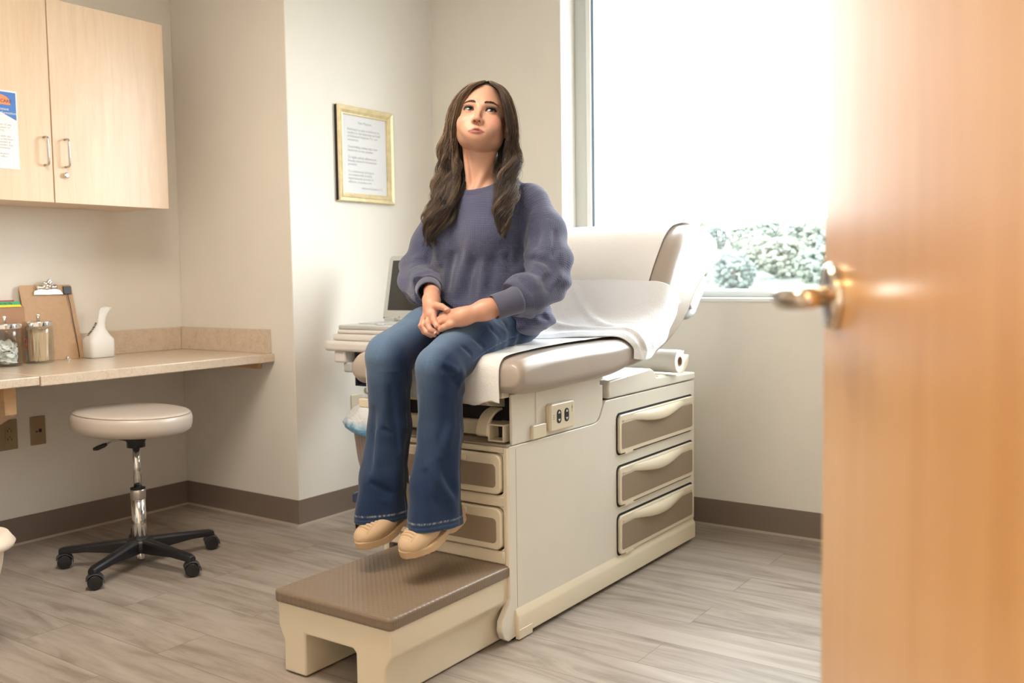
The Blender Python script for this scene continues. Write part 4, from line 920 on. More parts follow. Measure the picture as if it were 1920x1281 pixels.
def fast_mesh(name, V, F, mat, parent=None, attrs=None):
    off = Vector((0, 0, 0)); p = parent
    while p is not None: off += Vector(p.location); p = p.parent
    me = bpy.data.meshes.new(name); V = np.asarray(V, np.float32)-np.array(off, np.float32)
    me.vertices.add(len(V)); me.vertices.foreach_set('co', V.ravel()); k = F.shape[1]
    me.loops.add(F.size); me.loops.foreach_set('vertex_index', F.ravel().astype(np.int32))
    me.polygons.add(len(F)); me.polygons.foreach_set('loop_start', np.arange(0, F.size, k, dtype=np.int32)); me.polygons.foreach_set('loop_total', np.full(len(F), k, np.int32))
    me.polygons.foreach_set('use_smooth', np.ones(len(F), bool)); me.update(calc_edges=True); me.validate()
    for nm, (tp_, data) in (attrs or {}).items():
        a = me.attributes.new(nm, tp_, 'POINT'); data = np.asarray(data, np.float32)
        if tp_ == 'FLOAT_COLOR': a.data.foreach_set('color', data.ravel())
        elif tp_ == 'FLOAT_VECTOR': a.data.foreach_set('vector', data.ravel())
        else: a.data.foreach_set('value', data.ravel())
    if mat: me.materials.append(mat)
    o = bpy.data.objects.new(name, me); COL.objects.link(o)
    if parent: o.parent = parent
    return o
def smin(a, b, k): h = np.clip(.5+.5*(b-a)/k, 0, 1); return b+(a-b)*h-k*h*(1-h)
def smax(a, b, k): return -smin(-a, -b, k)
def sph(X, Y, Z, c, r): return np.sqrt((X-c[0])**2+(Y-c[1])**2+(Z-c[2])**2)-r
def ell(X, Y, Z, c, r):
    x, y, z = (X-c[0]), (Y-c[1]), (Z-c[2]); k0 = np.sqrt((x/r[0])**2+(y/r[1])**2+(z/r[2])**2); k1 = np.sqrt((x/r[0]**2)**2+(y/r[1]**2)**2+(z/r[2]**2)**2)+1e-9
    return k0*(k0-1)/k1
def cap(X, Y, Z, a, b, ra, rb):
    ab = [b[i]-a[i] for i in range(3)]; L2 = sum(q*q for q in ab); t = np.clip(((X-a[0])*ab[0]+(Y-a[1])*ab[1]+(Z-a[2])*ab[2])/L2, 0, 1)
    return np.sqrt((X-a[0]-t*ab[0])**2+(Y-a[1]-t*ab[1])**2+(Z-a[2]-t*ab[2])**2)-(ra+(rb-ra)*t)
def chain(X, Y, Z, pts, k=.01):
    d = None
    for (a, ra), (b, rb) in zip(pts[:-1], pts[1:]):
        q = cap(X, Y, Z, a, b, ra, rb); d = q if d is None else smin(d, q, k)
    return d
def wob(X, Y, Z, seed, f, n=5):
    g = np.random.default_rng(seed); s = 0
    for i in range(n):
        a = g.normal(size=3); a *= f*g.uniform(.6, 1.5)/np.linalg.norm(a); b = g.normal(size=3)*f*.5; p, q = g.uniform(0, 6, 2)
        s = s+np.sin(X*a[0]+Y*a[1]+Z*a[2]+p+1.2*np.sin(X*b[0]+Y*b[1]+Z*b[2]+q))
    return s/n
def attrmat(name, rough=.5, attr='col', **kw):
    m, nt, b = newmat(name); a = nt.nodes.new('ShaderNodeAttribute'); a.attribute_name = attr; L(nt, a.outputs['Color'], b.inputs['Base Color']); b.inputs['Roughness'].default_value = rough
    return m, nt, b

# clip spring of the clipboard: a folded butterfly of bent metal
def spring(X, Y, Z):
    d = None
    for (u, v, w, ru) in ((.078, .312, .010, .0105), (.104, .330, .014, .0095), (.118, .316, .012, .0155), (.128, .338, .014, .0115), (.150, .316, .010, .0105), (.098, .312, .010, .009), (.138, .312, .010, .009)):
        c = CBP(u, v, w); q = sph(X, Y, Z, c, ru); d = q if d is None else smin(d, q, .010)
    for (u, v) in ((.091, .322), (.143, .326)): d = smax(d, -sph(X, Y, Z, CBP(u, v, .022), .008), .004)
    return smax(d, -sph(X, Y, Z, CBP(.128, .340, .028), .006), .003)
c0_ = np.array(CBP(.115, .325, .01)); Vq, Fq2 = surfnet(spring, c0_-.06, c0_+.06, .0018); fast_mesh('clip_spring', Vq, Fq2, M['chrome'], clip)

# ------------------------------------------------------------------ the woman
wm = empty('person', (-1.86, 2.5, .88), 'seated woman in a slate blue waffle sweater and blue flared jeans looking up', 'person')
# head frame
HC = np.array((-1.828, 2.462, 1.594))
ph = math.radians(17); f0 = np.array((.50, -.866, 0)); f0 /= np.linalg.norm(f0)
fw = f0*math.cos(ph)+np.array((0, 0, math.sin(ph))); xr_ = np.array((-f0[1], f0[0], 0)); xr_ = np.array((.866, .50, 0)); zu = np.cross(xr_, -fw)
rl = math.radians(6.0); xr2 = xr_*math.cos(rl)-zu*math.sin(rl); zu2 = zu*math.cos(rl)+xr_*math.sin(rl)
HM = np.stack([xr2, -fw, zu2], 1)           # local -> world rotation (columns)
HS = 1.075
def to_head(X, Y, Z):
    dx, dy, dz = (X-HC[0])/HS, (Y-HC[1])/HS, (Z-HC[2])/HS
    return (dx*HM[0, 0]+dy*HM[1, 0]+dz*HM[2, 0], dx*HM[0, 1]+dy*HM[1, 1]+dz*HM[2, 1], dx*HM[0, 2]+dy*HM[1, 2]+dz*HM[2, 2])
def from_head(p): return HC+HM@(np.array(p, float)*HS)
EX, EY, EZ, ER = .0315, -.0735, .004, .0122
def lid_lines(ax):     # ax = distance from eye centre toward the outer corner (signed)
    t = np.clip(ax/.0155, -1, 1); up = .0062*np.sqrt(np.clip(1-t*t, 0, 1))+.0008*t; lo_ = -.0050*(1-t*t)**.8+.0008*t
    return up, lo_
def head_sdf(x, y, z):
    ax = np.abs(x)
    d = ell(x, y, z, (0, .020, .036), (.0735, .092, .090))
    d = smin(d, ell(x, y, z, (0, -.022, .012), (.066, .070, .088)), .02)
    d = smin(d, ell(x, y, z, (0, -.028, -.044), (.0570, .058, .051)), .022)
    d = smin(d, ell(x, y, z, (0, -.062, -.077), (.029, .026, .021)), .02)           # chin
    d = smin(d, ell(ax, y, z, (.0458, -.010, -.049), (.017, .034, .024)), .034)          # jaw corner
    d = smin(d, ell(ax, y, z, (.040, -.062, -.030), (.024, .020, .022)), .022)         # cheek
    d = smin(d, ell(ax, y, z, (.022, -.070, -.058), (.022, .018, .018)), .015)
    # eye sockets
    d = smax(d, -ell(ax, y, z, (.031, -.098, .004), (.019, .020, .013)), .014)
    # brows ridge
    d = smin(d, cap(ax, y, z, (.014, -.0815, .024), (.044, -.0705, .026), .0065, .005), .012)
    # nose
    nb = cap(x, y, z, (0, -.0835, .012), (0, -.1035, -.030), .0068, .0080)
    nb = smin(nb, ell(x, y, z, (0, -.1065, -.0345), (.0092, .0088, .0078)), .007)
    nb = smin(nb, ell(ax, y, z, (.0110, -.0965, -.0365), (.0066, .0095, .0072)), .005)
    d = smin(d, nb, .009)
    d = smax(d, -ell(ax, y, z, (.0066, -.1010, -.0440), (.0036, .0066, .0062)), .0015)     # nostrils
    # mouth
    mz = -.0650; z0_ = z; z = z+.0018*(ax/.024)**2*(ax < .04)
    d = smin(d, ell(x, y, z, (0, -.078, mz), (.030, .016, .020)), .012)
    up = cap(ax, y, z, (.0045, -.0952, mz+.0036), (.0235, -.0852, mz-.0012), .0035, .0016); up = smin(up, sph(x, y, z, (0, -.0952, mz+.0036), .0036), .003)
    lw = ell(x, y, z, (0, -.0925, mz-.0062), (.0160, .0064, .0058)); lw = smin(lw, cap(ax, y, z, (.008, -.0915, mz-.0055), (.0235, -.0845, mz-.0020), .0036, .0016), .004)
    d = smin(d, up, .003); d = smin(d, lw, .004)
    groove = ell(x, y, z + .10*ax**1.0*.6, (0, -.0990, mz-.0006), (.0250, .0052, .0010)); d = smax(d, -groove, .0015)
    z = z0_
    # eyelids: a shell round the eyeball with the almond opening cut out
    lid = sph(ax, y, z, (EX, EY, EZ), ER+.0019); d = smin(d, lid, .0035)
    crease = np.abs(np.sqrt((ax-EX)**2+(z-EZ+.002)**2)-.0125)
    u, l_ = lid_lines(ax-EX); zz = z-EZ; inside = np.maximum(zz-u, l_-zz); inside = np.maximum(inside, np.abs(ax-EX)-.0155)
    cut = np.maximum(inside, y-EY); ball = sph(ax, y, z, (EX, EY, EZ), ER-.0006); d = smax(d, -cut*1.0, .0008)
    d = np.where((cut < .0005), np.maximum(d, -cut), d)
    # ear
    e = ell(ax, y, z, (.0735, .012, -.004), (.0065, .017, .028)); e = smax(e, -ell(ax, y, z, (.082, .009, -.001), (.006, .010, .017)), .004); e = smin(e, ell(ax, y, z, (.071, .004, -.030), (.005, .008, .009)), .006); d = smin(d, e, .004)
    return d*HS
NB = np.array((-1.850, 2.478, 1.405))
RW = [((-1.888, 2.265, 1.062), .027), ((-1.836, 2.198, 1.036), .0235), ((-1.819, 2.178, 1.022), .024)]
LW = [((-1.60, 2.29, 1.030), .0325), ((-1.655, 2.225, 1.007), .0285), ((-1.700, 2.180, .989), .0245), ((-1.712, 2.172, .985), .024)]
def hands_sdf(X, Y, Z):
    R = chain(X, Y, Z, RW, .02)
    # right hand (image left): back of the hand, thumb, four fingers closing over the left hand
    R = smin(R, cap(X, Y, Z, (-1.822, 2.176, 1.020), (-1.806, 2.160, .992), .0200, .0185), .012)
    R = smin(R, cap(X, Y, Z, (-1.834, 2.186, 1.012), (-1.830, 2.166, .984), .0170, .0150), .012)
    fing = [[((-1.797, 2.158, .998), .0105), ((-1.784, 2.146, .975), .0088), ((-1.769, 2.140, .962), .0080), ((-1.757, 2.150, .951), .0070)],
            [((-1.812, 2.155, .992), .0105), ((-1.805, 2.140, .968), .0092), ((-1.789, 2.134, .951), .0082), ((-1.771, 2.146, .942), .0070)],
            [((-1.827, 2.158, .986), .0102), ((-1.823, 2.142, .962), .0090), ((-1.806, 2.136, .942), .0080), ((-1.785, 2.148, .934), .0068)],
            [((-1.840, 2.164, .982), .0092), ((-1.838, 2.150, .960), .0080), ((-1.824, 2.146, .942), .0070), ((-1.805, 2.156, .930), .0062)]]
    for c in fing:
        fd = chain(X, Y, Z, c, .002)
        fd = smin(fd, sph(X, Y, Z, c[1][0], c[1][1]+.0007), .004); R = smin(R, fd, .0035)
    th = chain(X, Y, Z, [((-1.806, 2.176, 1.014), .0135), ((-1.784, 2.162, 1.020), .0112), ((-1.762, 2.156, 1.018), .0096), ((-1.742, 2.160, 1.008), .0078)], .004)
    R = smin(R, th, .007)
    # left hand lying under it
    Lh = chain(X, Y, Z, LW, .02)
    Lh = smin(Lh, cap(X, Y, Z, (-1.716, 2.176, .984), (-1.752, 2.166, .978), .0215, .0175), .012)
    Lh = smin(Lh, cap(X, Y, Z, (-1.720, 2.186, .998), (-1.757, 2.176, .994), .0170, .0150), .012)
    for c in ([((-1.752, 2.174, 1.000), .0100), ((-1.776, 2.172, .990), .0088), ((-1.788, 2.176, .976), .008)],
              [((-1.755, 2.164, .991), .0102), ((-1.778, 2.160, .978), .0090), ((-1.788, 2.166, .964), .008)],
              [((-1.753, 2.158, .979), .0100), ((-1.776, 2.156, .966), .0088), ((-1.786, 2.164, .955), .0075)],
              [((-1.748, 2.170, .968), .0090), ((-1.770, 2.170, .958), .0080), ((-1.780, 2.176, .948), .007)]):
        Lh = smin(Lh, chain(X, Y, Z, c, .003), .003)
    lt = chain(X, Y, Z, [((-1.708, 2.166, .974), .0135), ((-1.728, 2.150, .966), .0112), ((-1.745, 2.142, .958), .0092), ((-1.757, 2.141, .951), .0072)], .004)
    Lh = smin(Lh, lt, .006)
    return np.minimum(R, Lh)
def neck_sdf(X, Y, Z):
    hb = from_head((0, .032, -.042)); d = cap(X, Y, Z, tuple(NB+np.array((0, .022, -.04))), tuple(hb), .056, .050)
    d = smin(d, cap(X, Y, Z, (-1.97, 2.515, 1.335), (-1.735, 2.52, 1.340), .036, .036), .06)
    d = smin(d, ell(X, Y, Z, (-1.855, 2.485, 1.29), (.14, .095, .11)), .04)
    # sternomastoid hint
    for s in (-1, 1):
        a = from_head((.052*s, .015, -.045)); d = smin(d, cap(X, Y, Z, tuple(a), (-1.85+.014*s, 2.432, 1.385), .010, .008), .014)
    return d
def body_up(X, Y, Z):
    x, y, z = to_head(X, Y, Z); return smin(head_sdf(x, y, z), neck_sdf(X, Y, Z), .009)
def body_low(X, Y, Z):
    d = ell(X, Y, Z, (-1.86, 2.50, 1.10), (.135, .09, .20)); d = smin(d, ell(X, Y, Z, (-1.86, 2.52, .96), (.16, .12, .075)), .05)
    d = smin(d, ell(X, Y, Z, (-1.855, 2.485, 1.27), (.14, .09, .10)), .04)
    for s in (chain(X, Y, Z, [((-2.02, 2.525, 1.32), .030), ((-2.095, 2.47, 1.12), .028), ((-1.90, 2.275, 1.067), .024)], .02), chain(X, Y, Z, [((-1.69, 2.53, 1.32), .030), ((-1.585, 2.46, 1.10), .028), ((-1.61, 2.285, 1.026), .028)], .02),
              chain(X, Y, Z, [((-1.94, 2.50, .945), .07), ((-1.915, 2.11, .875), .048), ((-1.955, 2.13, .60), .04), ((-1.955, 2.15, .42), .030)], .02), chain(X, Y, Z, [((-1.78, 2.50, .945), .07), ((-1.72, 2.10, .845), .048), ((-1.745, 2.12, .60), .04), ((-1.745, 2.15, .40), .030)], .02)): d = smin(d, s, .02)
    return d
Vh, Fh = surfnet(body_up, (-2.03, 2.30, 1.30), (-1.66, 2.62, 1.76), .0018)
VH = np.stack(to_head(*Vh.T), 1); keep = np.ones(len(Vh), bool)
x, y, z = VH.T; ax = np.abs(x)
skin = np.array((.66, .37, .255)); col = np.tile(skin, (len(Vh), 1))
def mix(col, c, w): return col*(1-w[:, None])+np.array(c)*w[:, None]
onh = (z > -.12)
blush = np.exp(-(((ax-.046)/.020)**2+((z+.026)/.018)**2))*(y < -.02); col = mix(col, (.68, .26, .18), .40*blush)
nose = np.exp(-((x/.012)**2+((z+.036)/.010)**2))*(y < -.09); col = mix(col, (.68, .30, .21), .35*nose)
mz = -.0650; zsv = z; z = z+.0018*(ax/.024)**2*(ax < .04)
t = np.clip(ax/.0260, 0, 1); upl = mz+.0070*(1-t**1.6)-.0012*np.exp(-(x/.004)**2)-.0016*t; lol = mz-.0108*(1-t**2.2)-.0012
lipw = 1/(1+np.exp(-np.minimum(upl-z, z-lol)/.0006))*(y < -.075)*(ax < .0262); col = mix(col, (.33, .095, .082), .92*lipw)
seam = np.exp(-((z-(mz-.0008-.09*ax))/.0011)**2)*(ax < .0235)*(y < -.075); col = mix(col, (.12, .03, .025), .8*seam)
z = zsv
# lash line and eye shadow
u, l_ = lid_lines(ax-EX); zz = z-EZ; w_in = np.abs(ax-EX) < .0165
shadow = np.exp(-(((ax-EX-.002)/.015)**2+((zz-.008)/.0065)**2))*(y < -.05); col = mix(col, (.26, .115, .075), .65*shadow)
lidc = np.exp(-((zz-u-.0052)/.0010)**2)*(np.abs(ax-EX) < .015)*(y < -.06); col = mix(col, (.25, .11, .08), .5*lidc)
nos = np.exp(-(((ax-.0066)/.0036)**4+((y+.101)/.0062)**4))*(z < -.0375)*(z > -.052); col = mix(col, (.06, .015, .012), .95*nos)
neckd = (VH[:, 2] < -.10); col = np.where(neckd[:, None], col*.97, col)
scalp = (z > .05) & (y > -.052)
def skinmat():
    m, nt, b = attrmat('skin', .42); b.inputs['Subsurface Weight'].default_value = .18; b.inputs['Subsurface Radius'].default_value = (.012, .004, .002); b.inputs['Subsurface Scale'].default_value = .6
    v = coords(nt); bump(nt, b, noise(nt, v, 500, 2), .12, .0006); return m
SK = skinmat()
Vn, Fn = surfnet(hands_sdf, (-1.93, 2.11, .90), (-1.56, 2.32, 1.10), .0018)
ch = np.tile(np.array((.66, .35, .24)), (len(Vn), 1))
def near(V, pts, r): return np.exp(-(np.min([np.linalg.norm(V-np.array(p), axis=1) for p in pts], axis=0)/r)**2)
ch = mix(ch, (.60, .24, .17), .55*near(Vn, [(-1.797, 2.152, 1.000), (-1.812, 2.148, .994), (-1.827, 2.150, .988), (-1.784, 2.138, .975), (-1.805, 2.132, .968), (-1.823, 2.134, .962), (-1.742, 2.154, 1.004), (-1.757, 2.144, .949), (-1.771, 2.140, .940)], .010))
Vl, Fl = surfnet(body_low, (-2.2, 2.02, .36), (-1.45, 2.66, 1.40), .009)
cl_ = np.tile(np.array((.66, .36, .25)), (len(Vl), 1))
Vb = np.concatenate([Vh, Vn, Vl]); Fb = np.concatenate([Fh, Fn+len(Vh), Fl+len(Vh)+len(Vn)]); cb_ = np.concatenate([col, ch, cl_])
fast_mesh('body', Vb, Fb, SK, wm, {'col': ('FLOAT_COLOR', np.concatenate([cb_, np.ones((len(cb_), 1))], 1))})

# ---- eyes, lashes and brows
gd = np.array((.27, -1, .13)); gd /= np.linalg.norm(gd)
EYEM, nt_, b_e = attrmat('eye', .12); b_e.inputs['Coat Weight'].default_value = 1.0; b_e.inputs['Coat Roughness'].default_value = .03
LASH = plain('dark lashes', (.012, .008, .007), .5); BROW = plain('brown eyebrow hair', (.060, .034, .023), .6)
for sg in (-1, 1):
    n = 56; C0 = np.array((EX*sg, EY, EZ)); v, cl2 = [], []; e1 = np.cross(gd, (0, 0, 1)); e1 /= np.linalg.norm(e1); e2 = np.cross(e1, gd)
    for i in range(n+1):
        a = PI*i/n
        for k in range(48):
            q = 2*PI*k/48; dv = gd*math.cos(a)+(e1*math.cos(q)+e2*math.sin(q))*math.sin(a); rr3 = ER*(1+.035*math.exp(-(a/.42)**2)); v.append(from_head(C0+dv*rr3))
            cl2.append((.004, .004, .005) if a < .22 else (.028+.012*math.sin(q*9), .032+.012*math.sin(q*9), .028) if a < .46 else (.008, .010, .010) if a < .55 else (.42, .39, .37))
    f = [(i*48+k, i*48+(k+1) % 48, (i+1)*48+(k+1) % 48, (i+1)*48+k) for i in range(n) for k in range(48)]
    fast_mesh('eye', np.array(v), np.array(f)[:, ::-1].copy(), EYEM, wm, {'col': ('FLOAT_COLOR', np.concatenate([np.array(cl2), np.ones((len(cl2), 1))], 1))})
    b = MB(); R0 = ER+.0022
    def lidpt(t, up_, rr4=R0):      # point on the lid rim, t in -1..1 outward
        axx = .0158*t; u_, l2 = lid_lines(np.array(axx)); zz_ = float(u_ if up_ else l2); yy = -math.sqrt(max(1e-8, rr4*rr4-axx*axx*.82-zz_*zz_)); return C0+np.array((axx*sg, yy, zz_+(.0006 if up_ else -.0003)))
    ts = np.linspace(-1, 1.06, 20); b.tube([from_head(lidpt(t, True)) for t in ts], [.00085+.0015*math.sin(PI*min(max((t+1)/2.06, .02), .98))**.7+.0003*(t > 0) for t in ts], 6)
    for t in np.linspace(-.75, 1.05, 22):
        p0 = lidpt(t, True); L2_ = .0042+.0022*max(0, t); p1 = p0+np.array((sg*(.25+.5*t)*L2_*.55, -L2_*.62, L2_*.42)); p2 = p0+np.array((sg*(.25+.5*t)*L2_*.9, -L2_*.78, L2_*1.02))
        b.tube([from_head(p0), from_head(p1), from_head(p2)], [.00062, .00048, .00015], 4)
    b.tube([from_head(lidpt(t, False)) for t in np.linspace(-.5, 1, 12)], .00045, 5)
    b.build('eyelashes', LASH, wm, smooth=True)
    b = MB(); gb = np.random.default_rng(50+sg)
    for _ in range(190):
        t = gb.uniform(0, 1); axx = .0125+.0355*t; zc_ = .0225+.0066*math.sin(min(t, 1)*2.3)-.0050*max(0, t-.6); hw = (.0036 if t < .55 else .0036-.0055*(t-.55))*(.55+.45*min(1, t/.12)); zz_ = zc_+gb.uniform(-1, 1)*hw
        lo_y, hi_y = -.12, -.02      # find the skin in front
        for _k in range(14):
            my = (lo_y+hi_y)/2
            if float(head_sdf(np.array(axx*sg), np.array(my), np.array(zz_))) < 0: hi_y = my
            else: lo_y = my
        p0 = np.array((axx*sg, hi_y-.0002, zz_)); dr = np.array((sg*(.6+.6*t), .15+.3*t, .75-1.25*t)); dr /= np.linalg.norm(dr)
        b.tube([from_head(p0), from_head(p0+dr*.0026+np.array((0, -.0007, 0))), from_head(p0+dr*.0050)], [.00045, .00042, .0001], 4)
    b.build('eyebrow', BROW, wm, smooth=True)
# nails
def nail(c, nrm, up, w, l):
    c, nrm, up = Vector(c), Vector(nrm).normalized(), Vector(up).normalized(); sd = nrm.cross(up).normalized(); up = sd.cross(nrm); rings = []
    b = MB(); v = []
    for i in range(5):
        for k in range(5):
            a, t = (k-2)/2, (i-2)/2; ww = w*math.sqrt(max(0, 1-.35*t*t)); v.append(c+sd*a*ww+up*t*l-nrm*(.0016*a*a+.0006*t*t))
    return b.add(v, [(i*5+k, i*5+k+1, (i+1)*5+k+1, (i+1)*5+k) for i in range(4) for k in range(4)])
NM = plain('finger nail', (.62, .33, .25), .35, coat=.2)
for c, n_, u_ in (((-1.7595, 2.1385, .9545), (-.1, -.9, .45), (.75, .2, -.6)), ((-1.775, 2.1345, .9435), (-.1, -.9, .4), (.8, .2, -.5)), ((-1.745, 2.1505, 1.0125), (.1, -.7, .7), (.85, .1, -.4))):
    nail(c, n_, u_, .0045, .0055).build('fingernail', NM, wm, smooth=True)
b = MB(); c = Vector((-1.8095, 2.1485, .9805)); ax1 = (Vector((-1.805, 2.140, .968))-Vector((-1.812, 2.155, .992))).normalized(); a = ax1.orthogonal().normalized(); bb = ax1.cross(a)
rg = [c+(a*math.cos(q)+bb*math.sin(q))*.0106 for q in np.linspace(0, 2*PI, 33)]; b.tube(rg, .0011, 8, False); b.build('finger_ring', 'gold', wm, smooth=True)

def P_(x, y, Y):   # picture position at depth Y, read off once the camera is known
    d = Fv+Rt*((x-960)/FPX)-Up*((y-640.5)/FPX); t = Y/d.y; return np.array((d.x*t, Y, H+d.z*t))

def on(f, x, y, y0, y1, n=160):      # first surface point met along the view of a picture position
    Y = np.linspace(y0, y1, n); Q = np.array([P_(x, y, q) for q in Y]); D = f(Q[:, 0], Q[:, 1], Q[:, 2]); k = np.argmax(D < 0)
    return tuple(Q[k] if D[k] < 0 else Q[int(np.argmin(D))])
def folds(f, lines, y0, y1):
    return [(kind, [on(f, x, y, y0, y1) for x, y in pts], r) for kind, pts, r in lines]
def apply_folds(d, X, Y, Z, FL):
    for kind, pts, r in FL:
        P0_ = np.array(pts); lo_, hi_ = P0_.min(0)-.06, P0_.max(0)+.06
        m = (X > lo_[0]) & (X < hi_[0]) & (Y > lo_[1]) & (Y < hi_[1]) & (Z > lo_[2]) & (Z < hi_[2])
        if not m.any(): continue
        x, y, z = X[m], Y[m], Z[m]; n = len(pts); q = np.full(x.shape, 9.); uu = np.zeros(x.shape)
        for i in range(n-1):
            a, b2 = np.array(pts[i]), np.array(pts[i+1]); ab = b2-a; t = np.clip(((x-a[0])*ab[0]+(y-a[1])*ab[1]+(z-a[2])*ab[2])/(ab@ab), 0, 1)
            c = np.sqrt((x-a[0]-t*ab[0])**2+(y-a[1]-t*ab[1])**2+(z-a[2]-t*ab[2])**2); w = c < q; q = np.where(w, c, q); uu = np.where(w, (i+t)/(n-1), uu)
        amp = np.sin(PI*uu)**.6; g_ = np.exp(-(q/r)**2)*amp; d[m] = d[m] + (r*.85 if kind == 'c' else -r*.65)*g_
    return d
# ---- sweater
SLR = [((-2.035, 2.515, 1.325), .060), ((-2.085, 2.50, 1.22), .064), ((-2.112, 2.455, 1.125), .058), ((-2.04, 2.375, 1.085), .055), ((-1.955, 2.31, 1.075), .044), ((-1.925, 2.285, 1.07), .040)]
SLL = [((-1.685, 2.525, 1.335), .062), ((-1.640, 2.515, 1.24), .068), ((-1.592, 2.475, 1.150), .068), ((-1.572, 2.44, 1.085), .060), ((-1.595, 2.355, 1.050), .062), ((-1.60, 2.315, 1.038), .050)]
CR = ((-1.925, 2.290, 1.070), (-1.880, 2.238, 1.058)); CLF = ((-1.588, 2.300, 1.036), (-1.632, 2.238, 1.014))
def torso_sdf(X, Y, Z):
    d = ell(X, Y, Z, (-1.857, 2.49, 1.25), (.188, .128, .165)); d = smin(d, ell(X, Y, Z, (-1.858, 2.495, 1.10), (.205, .132, .15)), .05)
    d = smin(d, ell(X, Y, Z, (-1.850, 2.50, .975), (.240, .155, .100)), .05)
    d = smin(d, cap(X, Y, Z, (-2.015, 2.515, 1.335), (-1.70, 2.52, 1.342), .058, .058), .045)
    for s in (-1, 1): d = smin(d, ell(X, Y, Z, (-1.857+.072*s, 2.395, 1.225), (.062, .045, .06)), .04)
    d = smin(d, cap(X, Y, Z, (-1.945, 2.505, 1.385), (-1.755, 2.505, 1.388), .024, .024), .05)
    return d
SWF = []
def sweater(X, Y, Z):
    T = torso_sdf(X, Y, Z)
    # vertical drape folds on the front and soft bunching above the hem
    low = np.clip((1.20-Z)/.2, 0, 1)
    T = T + .0065*np.sin((X+1.86)*46+1.2*np.sin(Z*9)+ (Z-1)*6)*low*np.clip((2.5-Y)/.1, 0, 1) - .008*np.sin(Z*95+1.5*np.sin(X*18+Y*11))*np.exp(-((Z-.955)/.05)**2)
    T = T+.003*wob(X, Y, Z, 3, 30)
    # keep the waist hem on top of the thighs
    R = chain(X, Y, Z, SLR, .03); Lf = chain(X, Y, Z, SLL, .035)
    R = R+.0075*np.sin(Z*70+X*35+2*np.sin(Y*20))*np.clip((1.20-Z)/.08, 0, 1)*np.clip((2.47-Y)/.06, .25, 1)+.004*wob(X, Y, Z, 8, 45)
    # sleeve folds: radiating creases at the elbow, rings before the cuff
    ff = np.clip((1.18-Z)/.07, 0, 1)
    Lf = Lf + .004*np.sin((X*.75+Z*1.2)*62+1.6*np.sin(Y*22+Z*14))*ff + .0025*np.sin(X*58-Z*22+2*np.sin(Z*14))*np.clip((Z-1.12)/.08, 0, 1) + .004*wob(X, Y, Z, 12, 38)
    S = smin(R, Lf, .01); d = smin(T, S, .014)
    if SWF: d = apply_folds(d, X, Y, Z, SWF)
    # collar opening
    nk = cap(X, Y, Z, tuple(NB+np.array((0, .004, -.02))), tuple(NB+np.array((.005, -.012, .15))), .066, .074); d = smax(d, -nk, .004)
    # bottom follows the lap: cut by the leg volume
    d = smax(d, -(legs_core(X, Y, Z)-.006), .006); d = np.maximum(d, .872-Z)
    # cut the sleeves where the cuffs begin
    for (a, b_) in (CR, CLF):
        n_ = np.array(b_)-np.array(a); n_ /= np.linalg.norm(n_); pl = (X-a[0])*n_[0]+(Y-a[1])*n_[1]+(Z-a[2])*n_[2]; rr_ = sph(X, Y, Z, b_, .085)
        d = np.where(rr_ < 0, np.maximum(d, np.where(T < S-.01, -1, pl)), d)
    return d
# ---- jeans core (also used for the sweater hem)
LT = [((-1.775, 2.49, .952), .092), ((-1.742, 2.28, .915), .078), ((-1.722, 2.095, .846), .070)]
RT = [((-1.945, 2.49, .952), .092), ((-1.928, 2.28, .930), .076), ((-1.918, 2.095, .874), .070)]
LSH = [((-1.722, 2.092, .840), .069), ((-1.732, 2.105, .66), .063), ((-1.744, 2.092, .50), .063), ((-1.747, 2.086, .39), .073)]
RSH = [((-1.918, 2.092, .866), .069), ((-1.932, 2.105, .66), .061), ((-1.948, 2.092, .50), .061), ((-1.952, 2.086, .385), .071)]
def legs_core(X, Y, Z):
    d = ell(X, Y, Z, (-1.86, 2.53, .945), (.190, .135, .085)); d = smin(d, smin(chain(X, Y, Z, LT, .03), chain(X, Y, Z, RT, .03), .008), .03); return d
HEMZ = lambda X, Y: np.where(X > -1.845, .381, .373)+0*Y
JNF = []
